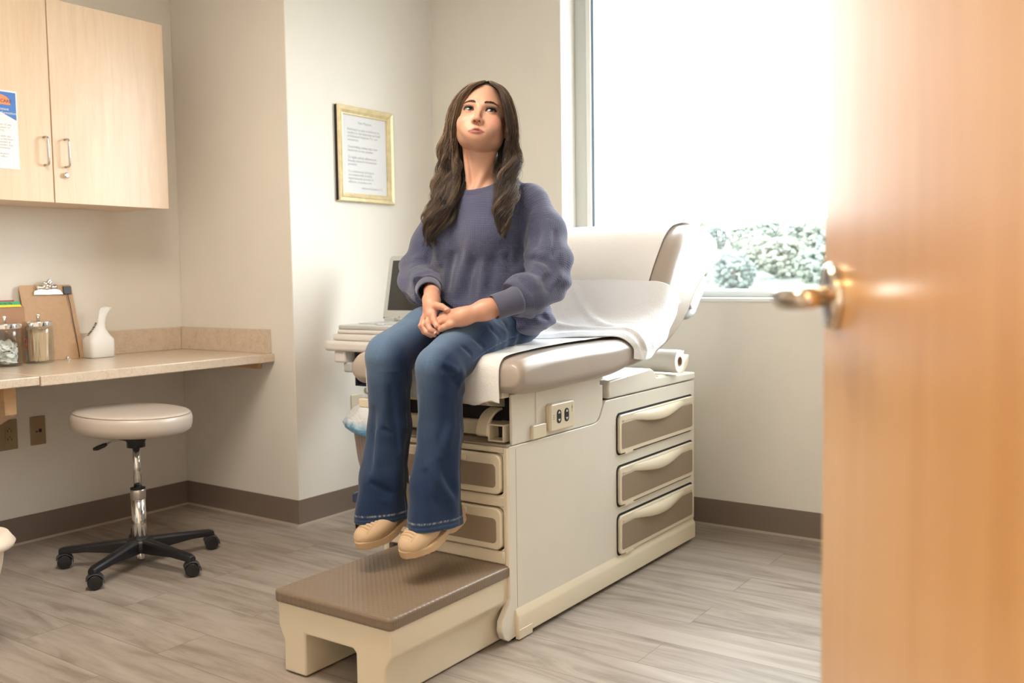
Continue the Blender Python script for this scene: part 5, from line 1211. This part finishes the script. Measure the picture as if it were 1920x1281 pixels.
def jeans(X, Y, Z):
    d = legs_core(X, Y, Z)
    # creases across the lap, hip and behind the knee
    tl_ = np.clip((2.46-Y)/.08, 0, 1)
    d = d + .0045*np.sin((Y+.25*X)*85+2*np.sin(X*20))*np.exp(-((Y-2.40)/.07)**2) + .0022*wob(X, Y, Z, 31, 38)
    sh = None
    for pts, sd in ((LSH, 1), (RSH, 2)):
        q = None
        for (a, ra), (b_, rb) in zip(pts[:-1], pts[1:]):
            # elliptical leg: deeper front to back near the hem
            t = np.clip((Z-a[2])/(b_[2]-a[2]), 0, 1); ky = 1+.32*np.clip((.68-Z)/.25, 0, 1); yc = a[1]+(b_[1]-a[1])*t; c = cap(X, yc+(Y-yc)/ky-.0*t, Z, a, b_, ra, rb); q = c if q is None else smin(q, c, .02)
        lw = np.clip((.80-Z)/.25, 0, 1); an = np.arctan2(Y-2.12, X-pts[2][0][0])
        q = q + lw*(.0042*np.sin(an*4+Z*9+sd)+.0022*np.sin(an*7-Z*16+sd*2)) + .003*np.sin(Z*60+an*2)*np.exp(-((Z-.80)/.07)**2)*(Y > 2.1)
        sh = q if sh is None else np.minimum(sh, q)
    d = smin(d, sh, .012)
    # knee pit fold at the back of the left knee
    d = smax(d, -cap(X, Y, Z, (-1.66, 2.175, .800), (-1.60, 2.185, .805), .012, .016), .014)
    d = d - .006*np.exp(-((X+1.66)/.03)**2-((Y-2.15)/.02)**2-((Z-.775)/.02)**2)
    if JNF: d = apply_folds(d, X, Y, Z, JNF)
    h = HEMZ(X, Y); d = np.maximum(d, h-Z)
    inner = None
    for pts in (LSH, RSH):
        t = np.clip((Z-pts[2][0][2])/(pts[3][0][2]-pts[2][0][2]), 0, 1); ky = 1.30; c = pts[3][0]; r = pts[3][1]-.017
        q = np.sqrt((X-c[0])**2+((Y-c[1])/ky)**2)-r*(1-.25*np.clip((Z-.38)/.1, 0, 1)); inner = q if inner is None else np.minimum(inner, q)
    inner = np.maximum(inner, Z-.47); d = smax(d, -inner, .003)
    return d
JNF = folds(jeans, [
 ('r', [(812, 672), (832, 682), (848, 690), (860, 700)], .009), ('r', [(862, 694), (868, 704), (866, 716)], .012), ('c', [(853, 700), (851, 712), (860, 724)], .010), ('c', [(825, 690), (842, 698), (854, 706)], .009),
 ('r', [(805, 860), (822, 900), (842, 935), (856, 965)], .013), ('c', [(822, 862), (840, 900), (856, 935)], .012), ('c', [(795, 880), (808, 920), (820, 955)], .011), ('r', [(845, 735), (848, 790), (838, 850)], .011), ('c', [(832, 740), (834, 790), (822, 840)], .011), ('r', [(790, 740), (786, 800), (790, 860)], .010),
 ('r', [(718, 700), (722, 760), (708, 830), (700, 900)], .011), ('c', [(732, 720), (740, 790), (750, 850)], .012), ('c', [(702, 760), (700, 830), (694, 890)], .010), ('r', [(745, 760), (752, 830), (756, 890)], .009), ('c', [(692, 905), (712, 912), (738, 928)], .009), ('c', [(700, 800), (720, 806), (738, 815)], .007), ('r', [(700, 935), (720, 940), (745, 950)], .008),
 ('c', [(935, 600), (955, 618), (962, 628)], .007), ('c', [(915, 612), (930, 626), (938, 634)], .007), ('r', [(925, 606), (945, 622), (952, 632)], .007), ('c', [(970, 590), (990, 606), (1000, 618)], .007), ('c', [(880, 632), (900, 645), (908, 652)], .006), ('c', [(860, 648), (878, 660), (884, 668)], .006),
], 1.85, 2.6)
Vj, Fj = surfnet(jeans, (-2.09, 1.98, .33), (-1.58, 2.68, 1.06), .0042)
X, Y, Z = Vj.T
low = Z < .83; isL = X > np.where(low, -1.845+.0*Z, -1.84)
# wash: pale along the tops of the thighs and over the knees
thigh = np.clip((Z-.74)/.14, 0, 1); cxl = np.where(isL, np.where(low, -1.745, -1.742), np.where(low, -1.94, -1.926)); off = np.abs(X-cxl)/.07
fade = np.clip(1.15-off**2, 0, 1)*thigh*np.clip((2.52-Y)/.2, .25, 1); shin = np.clip(1-off**2, 0, 1)*np.clip((Z-.48)/.3, 0, 1)*(Y < 2.12)*.35
fade = np.clip(np.maximum(fade, shin)+.10*wob(X, Y, Z, 77, 30), 0, 1)
whisk = .25*np.exp(-((Y-2.37-.25*(X+1.74))/.006)**2)+.2*np.exp(-((Y-2.33-.3*(X+1.74))/.005)**2)+.22*np.exp(-((Y-2.26-.3*(X+1.74))/.005)**2); fade = np.clip(fade+whisk*(Z > .88)*isL, 0, 1)
dk = np.array((.0120, .030, .080)); lt_ = np.array((.105, .170, .275)); cj = dk*(1-fade[:, None])+lt_*fade[:, None]
# seams: outer and inner side seams, hem stitching
def seamline(cj):
    cz = np.where(isL, np.interp(Z, [.38, .5, .66, .84], [-1.747, -1.744, -1.732, -1.722]), np.interp(Z, [.38, .5, .66, .84], [-1.952, -1.948, -1.932, -1.918])); an = np.arctan2((Y-2.085)/1.2, X-cz); sh = Z < .80
    for a0, st_ in ((0.25, 1), (PI-.35, 1), (-PI+.0, 0)):
        w = np.exp(-((an-a0)/.030)**2)*sh; cj = mix(cj, (.012, .028, .075), .7*w); w2 = np.exp(-((an-a0-.07)/.016)**2)*sh*.7; cj = mix(cj, (.25, .33, .42), .5*w2)
    # side seam on the thigh
    zs_ = np.interp(Y, [2.10, 2.28, 2.5], [.83, .893, .925]); w = np.exp(-((Z-zs_)/.0022)**2)*(~sh)*((X > -1.69))*(Y > 2.17); cj = mix(cj, (.012, .028, .08), .8*w)
    w = np.exp(-((Z-zs_-.006)/.0015)**2)*(~sh)*((X > -1.69))*(Y > 2.17); cj = mix(cj, (.12, .20, .36), .5*w)
    h = HEMZ(X, Y); w = np.exp(-((Z-h-.026)/.0016)**2)*(Z < .45); cj = mix(cj, (.50, .52, .52), .75*w*(.55+.45*np.sin(an*260))); w = np.exp(-((Z-h-.002)/.0022)**2); cj = mix(cj, (.20, .28, .36), .5*w)
    w = np.exp(-((Z-h-.013)/.003)**2); cj = mix(cj, (.06, .12, .22), .5*w); return cj
cj = seamline(cj)
def denim():
    m, nt, b = attrmat('blue denim', .85); b.inputs['Specular IOR Level'].default_value = .25; b.inputs['Sheen Weight'].default_value = .15
    v = coords(nt); f = noise(nt, coords(nt, (1, 1, .12)), 420, 2, .6); a = nt.nodes.new('ShaderNodeAttribute'); a.attribute_name = 'col'
    mx = nt.nodes.new('ShaderNodeMixRGB'); mx.blend_type = 'OVERLAY'; mx.inputs[0].default_value = .28; L(nt, a.outputs['Color'], mx.inputs[1])
    L(nt, ramp(nt, f, [(.3, (.3,)*3), (.7, (.7,)*3)]), mx.inputs[2]); L(nt, mx.outputs[0], b.inputs['Base Color']); bump(nt, b, f, .3, .001); return m
fast_mesh('jeans', Vj, Fj, denim(), wm, {'col': ('FLOAT_COLOR', np.concatenate([cj, np.ones((len(cj), 1))], 1))})

SWF = folds(sweater, [
 ('c', [(1001, 377), (988, 403), (982, 432), (975, 476), (968, 505)], .0125), ('c', [(946, 475), (952, 490), (963, 507)], .012), ('r', [(936, 470), (942, 490), (952, 508)], .012),
 ('c', [(976, 489), (1003, 486), (1020, 490), (1036, 505)], .012), ('r', [(978, 480), (1005, 476), (1030, 486), (1048, 508)], .013), ('c', [(1036, 500), (1036, 515), (1022, 528), (1024, 548)], .012), ('r', [(980, 498), (1006, 497), (1022, 505)], .011),
 ('c', [(966, 508), (990, 508), (1012, 520)], .010), ('r', [(972, 516), (994, 521), (1010, 540)], .012), ('c', [(967, 518), (985, 534), (1000, 555)], .010), ('r', [(955, 527), (972, 545), (984, 563)], .010), ('c', [(948, 533), (962, 550), (972, 568)], .008),
 ('r', [(1031, 412), (1028, 450), (1024, 474), (1008, 486)], .015), ('c', [(1041, 430), (1040, 465), (1034, 488)], .011), ('r', [(1052, 470), (1052, 500), (1046, 525), (1030, 548)], .013), ('c', [(1004, 400), (1010, 440), (1006, 468)], .010), ('r', [(992, 420), (996, 450), (990, 474)], .011),
 ('c', [(806, 489), (785, 495), (770, 505)], .010), ('r', [(808, 500), (788, 505), (772, 514)], .010), ('c', [(813, 511), (795, 514), (777, 521)], .009), ('c', [(803, 466), (809, 500), (826, 534)], .012), ('r', [(800, 478), (782, 482), (772, 492)], .010), ('r', [(812, 522), (795, 527), (780, 534)], .009),
 ('r', [(853, 560), (866, 512), (886, 440)], .014), ('c', [(838, 548), (843, 505), (852, 470)], .013), ('c', [(872, 560), (880, 520), (893, 480)], .010), ('c', [(916, 556), (924, 515), (922, 480)], .013), ('r', [(899, 560), (905, 520), (908, 480)], .012), ('r', [(824, 520), (822, 490), (818, 460)], .011),
 ('c', [(1000, 590), (1020, 596), (1035, 612)], .010), ('r', [(985, 585), (1010, 600), (1030, 622)], .010), ('c', [(975, 592), (1000, 612), (1022, 630)], .008), ('r', [(1005, 578), (1030, 590), (1042, 606)], .011),
], 2.15, 2.62)
Vs, Fs = surfnet(sweater, (-2.22, 2.18, .86), (-1.44, 2.68, 1.46), .0035)
X, Y, Z = Vs.T
T = torso_sdf(X, Y, Z); R = chain(X, Y, Z, SLR, .03); Lf = chain(X, Y, Z, SLL, .035); ist = T < np.minimum(R, Lf)-.002
def along(V, pts):
    P = np.array(resample([p[0] for p in pts], 70)); best = np.full(len(V), 9.); s = np.zeros(len(V)); ang = np.zeros(len(V)); acc = 0
    for a, b_ in zip(P[:-1], P[1:]):
        ab = b_-a; Ln = np.linalg.norm(ab); t = np.clip(((V-a)@ab)/Ln**2, 0, 1); q = V-a-t[:, None]*ab; d = np.linalg.norm(q, axis=1); m = d < best
        n_ = ab/Ln; e1 = np.cross(n_, (0, 1, 0)); e1 /= np.linalg.norm(e1); e2 = np.cross(n_, e1); best = np.where(m, d, best); s = np.where(m, acc+t*Ln, s); ang = np.where(m, np.arctan2(q@e2, q@e1), ang); acc += Ln
    return s, ang
sR, aR = along(Vs, [((-1.90, 2.52, 1.37), 0)]+SLR); sL, aL = along(Vs, [((-1.82, 2.52, 1.37), 0)]+SLL)
ang = np.arctan2((X+1.857)/1.35, -(Y-2.50)); U = np.where(ist, ang*.185, np.where(R < Lf, aR*.058, aL*.068)); W = np.where(ist, Z, np.where(R < Lf, sR, sL))
Wv = np.stack([U, W, np.zeros_like(U)], 1)
hem = ((Z < .935) & ist & (Y > 2.30)).astype(float)*0
coll = cap(X, Y, Z, tuple(NB+np.array((0, .004, -.02))), tuple(NB+np.array((.005, -.012, .15))), .066, .074)
plainw = np.clip((.0235-coll)/.002, 0, 1); plainw = np.maximum(plainw, ist*np.clip((.928-.02*np.sin(X*20)-Z)/.004, 0, 1)*(X > -1.75))
cs = np.tile(np.array((.090, .098, .175)), (len(Vs), 1))*(1+.06*wob(X, Y, Z, 5, 20))[:, None]
seamw = np.exp(-((T-np.minimum(R, Lf)+.002)/.0022)**2)*(Z > 1.08); cs = mix(cs, (.045, .05, .10), .35*seamw)
cs = mix(cs, (.045, .048, .085), .5*np.exp(-((coll-.0240)/.0014)**2))
# crossed stitching below the neckline
for s in (-1, 1):
    lx = -1.862+s*(-.020+(1.372-Z)*.85*.55); w = np.exp(-((X-lx)/.0016)**2)*(Z < 1.372)*(Z > 1.318)*(Y < 2.42); cs = mix(cs, (.04, .045, .09), .55*w)
def waffle():
    m, nt, b = attrmat('slate blue waffle knit', .9); b.inputs['Specular IOR Level'].default_value = .2; b.inputs['Sheen Weight'].default_value = .35; b.inputs['Sheen Roughness'].default_value = .5
    a = nt.nodes.new('ShaderNodeAttribute'); a.attribute_name = 'wv'; s = nt.nodes.new('ShaderNodeSeparateXYZ'); L(nt, a.outputs['Vector'], s.inputs[0]); outs = []
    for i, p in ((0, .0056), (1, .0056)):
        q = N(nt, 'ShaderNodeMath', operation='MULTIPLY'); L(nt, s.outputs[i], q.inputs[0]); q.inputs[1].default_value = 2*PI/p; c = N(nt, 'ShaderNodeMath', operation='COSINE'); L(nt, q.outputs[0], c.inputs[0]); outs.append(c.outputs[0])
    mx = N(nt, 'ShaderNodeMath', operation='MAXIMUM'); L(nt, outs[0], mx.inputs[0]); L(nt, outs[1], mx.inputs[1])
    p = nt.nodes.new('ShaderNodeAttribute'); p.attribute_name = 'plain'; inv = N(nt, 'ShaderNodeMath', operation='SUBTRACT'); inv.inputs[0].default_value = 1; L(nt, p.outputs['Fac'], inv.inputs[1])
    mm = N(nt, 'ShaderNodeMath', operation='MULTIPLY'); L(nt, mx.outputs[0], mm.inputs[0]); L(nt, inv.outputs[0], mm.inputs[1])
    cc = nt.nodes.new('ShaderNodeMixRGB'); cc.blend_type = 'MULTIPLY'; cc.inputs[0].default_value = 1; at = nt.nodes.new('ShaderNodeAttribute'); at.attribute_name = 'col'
    L(nt, at.outputs['Color'], cc.inputs[1]); L(nt, ramp(nt, mm.outputs[0], [(0, (.74, .73, .76)), (.6, (1, 1, 1)), (1, (1.12, 1.12, 1.12))]), cc.inputs[2]); L(nt, cc.outputs[0], b.inputs['Base Color'])  # waffle pits darkened in the colour to imitate their shade, ridges lighter
    bump(nt, b, mm.outputs[0], .55, .0015); return m
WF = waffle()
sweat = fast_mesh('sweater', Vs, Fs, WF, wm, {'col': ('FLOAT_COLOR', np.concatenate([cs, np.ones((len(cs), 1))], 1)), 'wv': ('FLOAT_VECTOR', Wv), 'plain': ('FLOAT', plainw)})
def ribmat():
    m, nt, b = newmat('slate ribbed knit'); b.inputs['Base Color'].default_value = (.090, .095, .150, 1); b.inputs['Roughness'].default_value = .9; b.inputs['Sheen Weight'].default_value = .3
    bump(nt, b, noise(nt, coords(nt), 500, 3), .5, .001); return m
RB = ribmat()
for (a, b_), r0, r1 in ((CR, .041, .0375), (CLF, .0455, .041)):
    A_, B_ = Vector(a), Vector(b_); t = (B_-A_).normalized(); e1 = t.cross(Vector((0, 0, 1))).normalized(); e2 = t.cross(e1); rings = []
    for s, r in ((-.006, r0-.006), (-.002, r0-.001), (.004, r0), (.03, (r0+r1)/2-.001), ((B_-A_).length-.004, r1), ((B_-A_).length, r1-.002), ((B_-A_).length-.002, r1-.0045), (.03, r1-.006), (.01, r1-.008)):
        rings.append([A_+t*s+(e1*math.cos(q)+e2*math.sin(q)*.93)*(r+.0006*math.sin(q*3+s*90)) for q in np.linspace(0, 2*PI, 49)[:-1]])
    MB().loft(rings, caps=False).build('cuff', RB, sweat, smooth=True)

# ---- shoes
def shoe(name, heel, toe, side):
    heel, toe = np.array(heel), np.array(toe); fx = toe-heel; Ls = np.linalg.norm(fx); fx = fx/Ls; rt = np.cross(fx, (0, 0, 1)); rt /= np.linalg.norm(rt); up = np.cross(rt, fx)
    M3 = np.stack([rt, fx, up], 1); S = .245
    def loc(X, Y, Z): dx, dy, dz = X-heel[0], Y-heel[1], Z-heel[2]; return [dx*M3[0, i]+dy*M3[1, i]+dz*M3[2, i] for i in range(3)]
    def upper(X, Y, Z):
        x, y, z = loc(X, Y, Z); x = x*side
        d = ell(x, y, z, (.004, .165, .030), (.046, .075, .034)); d = smin(d, ell(x, y, z, (-.004, .205, .024), (.036, .040, .024)), .02)
        d = smin(d, ell(x, y, z, (0, .045, .040), (.033, .052, .050)), .03); d = smin(d, cap(x, y, z, (0, .06, .07), (0, .15, .035), .034, .034), .02)
        d = smin(d, cap(x, y, z, (0, .045, .09), (0, .045, .06), .033, .035), .02)
        g = np.clip((y-.10)/.03, 0, 1)*np.clip((.228-y)/.02, 0, 1)*np.exp(-((x-.002)/.024)**4)*(z > .025); d = d+.0014*np.sin(y*620)*g
        return np.maximum(d, .004-z)
    def sole(X, Y, Z):
        x, y, z = loc(X, Y, Z); x = x*side; w = .0375+.0095*np.exp(-((y-.17)/.06)**2)-.002*np.exp(-((y-.10)/.03)**2)
        o = np.sqrt((np.maximum(np.abs(x)/w, 0))**2.4+(np.abs(y-.121)/.1265)**4.0)**.55-1; zt_ = .011+.022*np.clip((.10-y)/.1, 0, 1)+.012*np.clip((y-.19)/.05, 0, 1); zb_ = -.013-.0*y+.014*np.clip((y-.17)/.08, 0, 1)
        zb_ = zb_+.010*np.exp(-((y-.100)/.014)**2)
        d = np.maximum(o*.036, np.maximum(z-zt_, zb_-z)); return d-.0008
    lo_ = np.minimum(heel, toe)-np.array((.065, .04, .035)); hi_ = np.maximum(heel, toe)+np.array((.065, .04, .15))
    Vu, Fu = surfnet(upper, lo_, hi_, .0021); x, y, z = loc(*Vu.T); x = x*side
    c = np.tile(np.array((.60, .43, .265)), (len(Vu), 1)); rib = np.clip((y-.10)/.02, 0, 1)*np.clip((.226-y)/.01, 0, 1)*(np.abs(x-.002) < .022)*(z > .025); c = mix(c, (.33, .20, .10), rib*.8*np.clip(np.sin(y*620)*1.5, 0, 1))
    tow = np.exp(-((np.abs(x-.002)-.025)/.0015)**2)*(y > .1)*(y < .226)*(z > .02); c = mix(c, (.42, .26, .13), .6*tow)
    if side < 0: gl_ = (x < -.020)*(y > .10)*(y < .19)*(z > .022); c = mix(c, (.66, .42, .17), .6*gl_)
    m, nt, b = attrmat('tan knit trainer', .7); v = coords(nt); w1 = nt.nodes.new('ShaderNodeTexVoronoi'); w1.inputs['Scale'].default_value = 420; L(nt, v, w1.inputs['Vector']); bump(nt, b, w1.outputs['Distance'], .5, .0012)
    p = fast_mesh('shoe', Vu, Fu, m, wm, {'col': ('FLOAT_COLOR', np.concatenate([c, np.ones((len(c), 1))], 1))})
    Vo, Fo = surfnet(sole, lo_, hi_, .0030); fast_mesh('sole', Vo, Fo, plain('tan rubber sole', (.60, .42, .25), .45, nscale=200, nb=.1), p)
    return p
shoe('shoe', (-1.732, 2.190, .394), (-1.752, 1.962, .316), 1)
shoe('shoe', (-1.922, 2.205, .384), (-1.940, 1.966, .306), -1)

# ---- hair
G = {
 'Lo': [(909,152,2.47),(876,163,2.44),(849,198,2.43),(837,245,2.45),(827,300,2.45),(820,345,2.43),(806,390,2.37),(798,430,2.34),(799,472,2.335)],
 'Li': [(900,155,2.42),(881,165,2.395),(860,193,2.378),(849,245,2.38),(853,290,2.41),(856,330,2.40),(850,370,2.355),(834,410,2.335),(812,455,2.33)],
 'Lb': [(912,153,2.50),(880,166,2.53),(858,209,2.56),(848,260,2.57),(843,310,2.54),(838,350,2.47),(826,385,2.38),(814,420,2.345),(803,465,2.335)],
 'Ro': [(918,153,2.47),(944,166,2.46),(961,200,2.47),(970,245,2.48),(974,295,2.48),(972,335,2.44),(965,375,2.38),(955,410,2.345),(943,448,2.335)],
 'Ri': [(921,156,2.42),(940,171,2.397),(951,205,2.40),(957,245,2.43),(953,290,2.45),(942,330,2.41),(934,370,2.35),(931,405,2.335),(937,442,2.33)],
 'Rb': [(920,154,2.52),(946,170,2.56),(959,210,2.58),(965,260,2.58),(963,310,2.54),(958,345,2.46),(951,385,2.38),(946,415,2.345),(941,447,2.335)],
 'Nl': [(912,156,2.52),(880,190,2.56),(862,240,2.53),(862,290,2.49),(866,330,2.46),(860,370,2.39),(848,410,2.35),(835,440,2.335)],
 'Nr': [(918,156,2.52),(945,190,2.56),(948,240,2.54),(939,290,2.49),(934,330,2.455),(934,370,2.38),(936,405,2.345),(940,440,2.335)],
 'Bl': [(914,153,2.51),(905,168,2.58),(880,215,2.62),(872,280,2.61),(870,340,2.58),(872,390,2.60),(875,440,2.63)],
 'Br': [(918,153,2.51),(920,168,2.58),(935,215,2.63),(935,280,2.62),(930,340,2.59),(928,390,2.61),(925,440,2.64)]}
def cr(P, m):
    return np.array(resample([tuple(p) for p in P], m))
GW = {k: cr([P_(*p) for p in v], 40) for k, v in G.items()}
hv, hf, hcol, hn = [], [], [], 0
g = np.random.default_rng(5)
def strand(pts, r, color, tipc, hl, sides=3):
    global hn
    n = len(pts); T = np.gradient(pts, axis=0); T /= np.linalg.norm(T, axis=1)[:, None]+1e-9; a = np.cross(T, (0.2, 1, .1)); a /= np.linalg.norm(a, axis=1)[:, None]+1e-9; b_ = np.cross(T, a); t = np.linspace(0, 1, n); rr_ = r*np.clip(1-.75*np.clip((t-.75)/.25, 0, 1), .2, 1)*np.clip(t/.04+.4, 0, 1)
    for k in range(sides): q = 2*PI*k/sides; hv.append(pts+(a*math.cos(q)+b_*math.sin(q))*rr_[:, None])
    i = np.arange(n-1)
    for k in range(sides): k2 = (k+1) % sides; hf.append(np.stack([hn+k*n+i, hn+k2*n+i, hn+k2*n+i+1, hn+k*n+i+1], 1))
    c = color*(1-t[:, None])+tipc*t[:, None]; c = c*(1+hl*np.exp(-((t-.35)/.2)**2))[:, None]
    for k in range(sides): hcol.append(c)
    hn += n*sides
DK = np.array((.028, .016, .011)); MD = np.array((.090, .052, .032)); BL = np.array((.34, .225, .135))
hcw = from_head((0, .02, .03))
def pushout(pts, mn=1.0):   # keep hair outside the skull
    q = np.stack(to_head(*pts.T), 1); c = np.array((0, .018, .030)); rad = np.array((.078, .097, .097)); e = (q-c)/rad; l = np.linalg.norm(e, axis=1); m = (l < mn); s = np.where(m, mn/np.maximum(l, 1e-3), 1); q = c+(q-c)*s[:, None]
    return HC+(q*HS)@HM.T
t40 = np.linspace(0, 1, 40)
def lock(keys, nl, ns, spread, wamp, seed, light):
    g = np.random.default_rng(seed)
    for l in range(nl):
        w = g.dirichlet([.8]*len(keys)); base = sum(GW[k]*w_ for k, w_ in zip(keys, w)); ln = g.uniform(.84, 1.0); idx = np.linspace(0, 39*ln, 40); base = np.stack([np.interp(idx, np.arange(40), base[:, i]) for i in range(3)], 1)
        ph_, fr = seed*1.7+g.normal()*.45+1.2*w[0], g.uniform(4.5, 4.9); A = wamp*g.uniform(.7, 1.3)*np.clip((t40-.36)/.22, 0, 1); d1 = np.array((.82, .57, 0)); d2 = np.array((-.57, .82, 0))
        base = base+d1*(A*np.sin(2*PI*fr*t40+ph_))[:, None]+d2*(A*.7*np.cos(2*PI*fr*t40+ph_))[:, None]
        jit = g.normal(size=3)*spread*.5; base = base+jit*np.clip(t40*3, 0, 1)[:, None]; hl = g.uniform() < light
        lc = MD if g.uniform() < .55 else DK
        cc = BL if hl else lc
        for s in range(ns):
            o = g.normal(size=3)*.0045; fl = np.clip(t40*4, .3, 1)*(1-.55*np.clip((t40-.8)/.2, 0, 1))
            p = base+o*fl[:, None]+np.outer(np.sin(t40*g.uniform(4, 12)+g.uniform(0, 6)), g.normal(size=3))*.0010; p = pushout(p)
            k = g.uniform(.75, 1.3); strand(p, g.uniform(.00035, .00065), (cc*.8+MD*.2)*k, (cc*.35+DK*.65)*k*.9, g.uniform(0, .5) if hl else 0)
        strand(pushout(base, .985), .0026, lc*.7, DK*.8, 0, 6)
lock(['Lo', 'Li', 'Lb'], 46, 30, .008, .0115, 1, .30)
lock(['Ro', 'Ri', 'Rb'], 42, 30, .006, .0115, 2, .32)
lock(['Lo', 'Lo', 'Li'], 12, 26, .006, .015, 4, .40)
lock(['Li'], 5, 26, .003, .006, 14, .6)
lock(['Ri'], 4, 26, .003, .006, 15, .3)
lock(['Nl'], 9, 20, .008, .006, 21, .0)
lock(['Nr'], 9, 20, .007, .006, 22, .0)
lock(['Bl', 'Br', 'Lb', 'Rb'], 26, 12, .014, .006, 3, .1)
Vx = np.concatenate(hv); Fx = np.concatenate(hf); Cx = np.concatenate(hcol)
def hairmat():
    m, nt, b = attrmat('brown hair', .42); b.inputs['Specular IOR Level'].default_value = .5; b.inputs['Sheen Weight'].default_value = .1; return m
HR = hairmat()
# scalp cap under the strands, open at the face
def capsdf(X, Y, Z):
    x, y, z = to_head(X, Y, Z); d = ell(x, y, z, (0, .020, .034), (.0765, .0955, .0955)); d = smin(d, ell(x, y, z, (0, .045, -.03), (.066, .060, .075)), .03)
    face = ell(x-.0, y, z, (.0, -.085, -.003), (.0640, .088, .0890)); d = smax(d, -face, .006); d = np.maximum(d, -.10-z+.0*x); return d*HS+.0008*np.sin(x*900)
Vc, Fc = surfnet(capsdf, HC-.16, HC+.16, .003)
cc = np.tile(DK*.9, (len(Vc), 1))
V2 = np.concatenate([Vx, Vc]); F2 = np.concatenate([Fx, Fc+len(Vx)]); C2 = np.concatenate([Cx, cc])
fast_mesh('hair', V2, F2, HR, wm, {'col': ('FLOAT_COLOR', np.concatenate([C2, np.ones((len(C2), 1))], 1))})
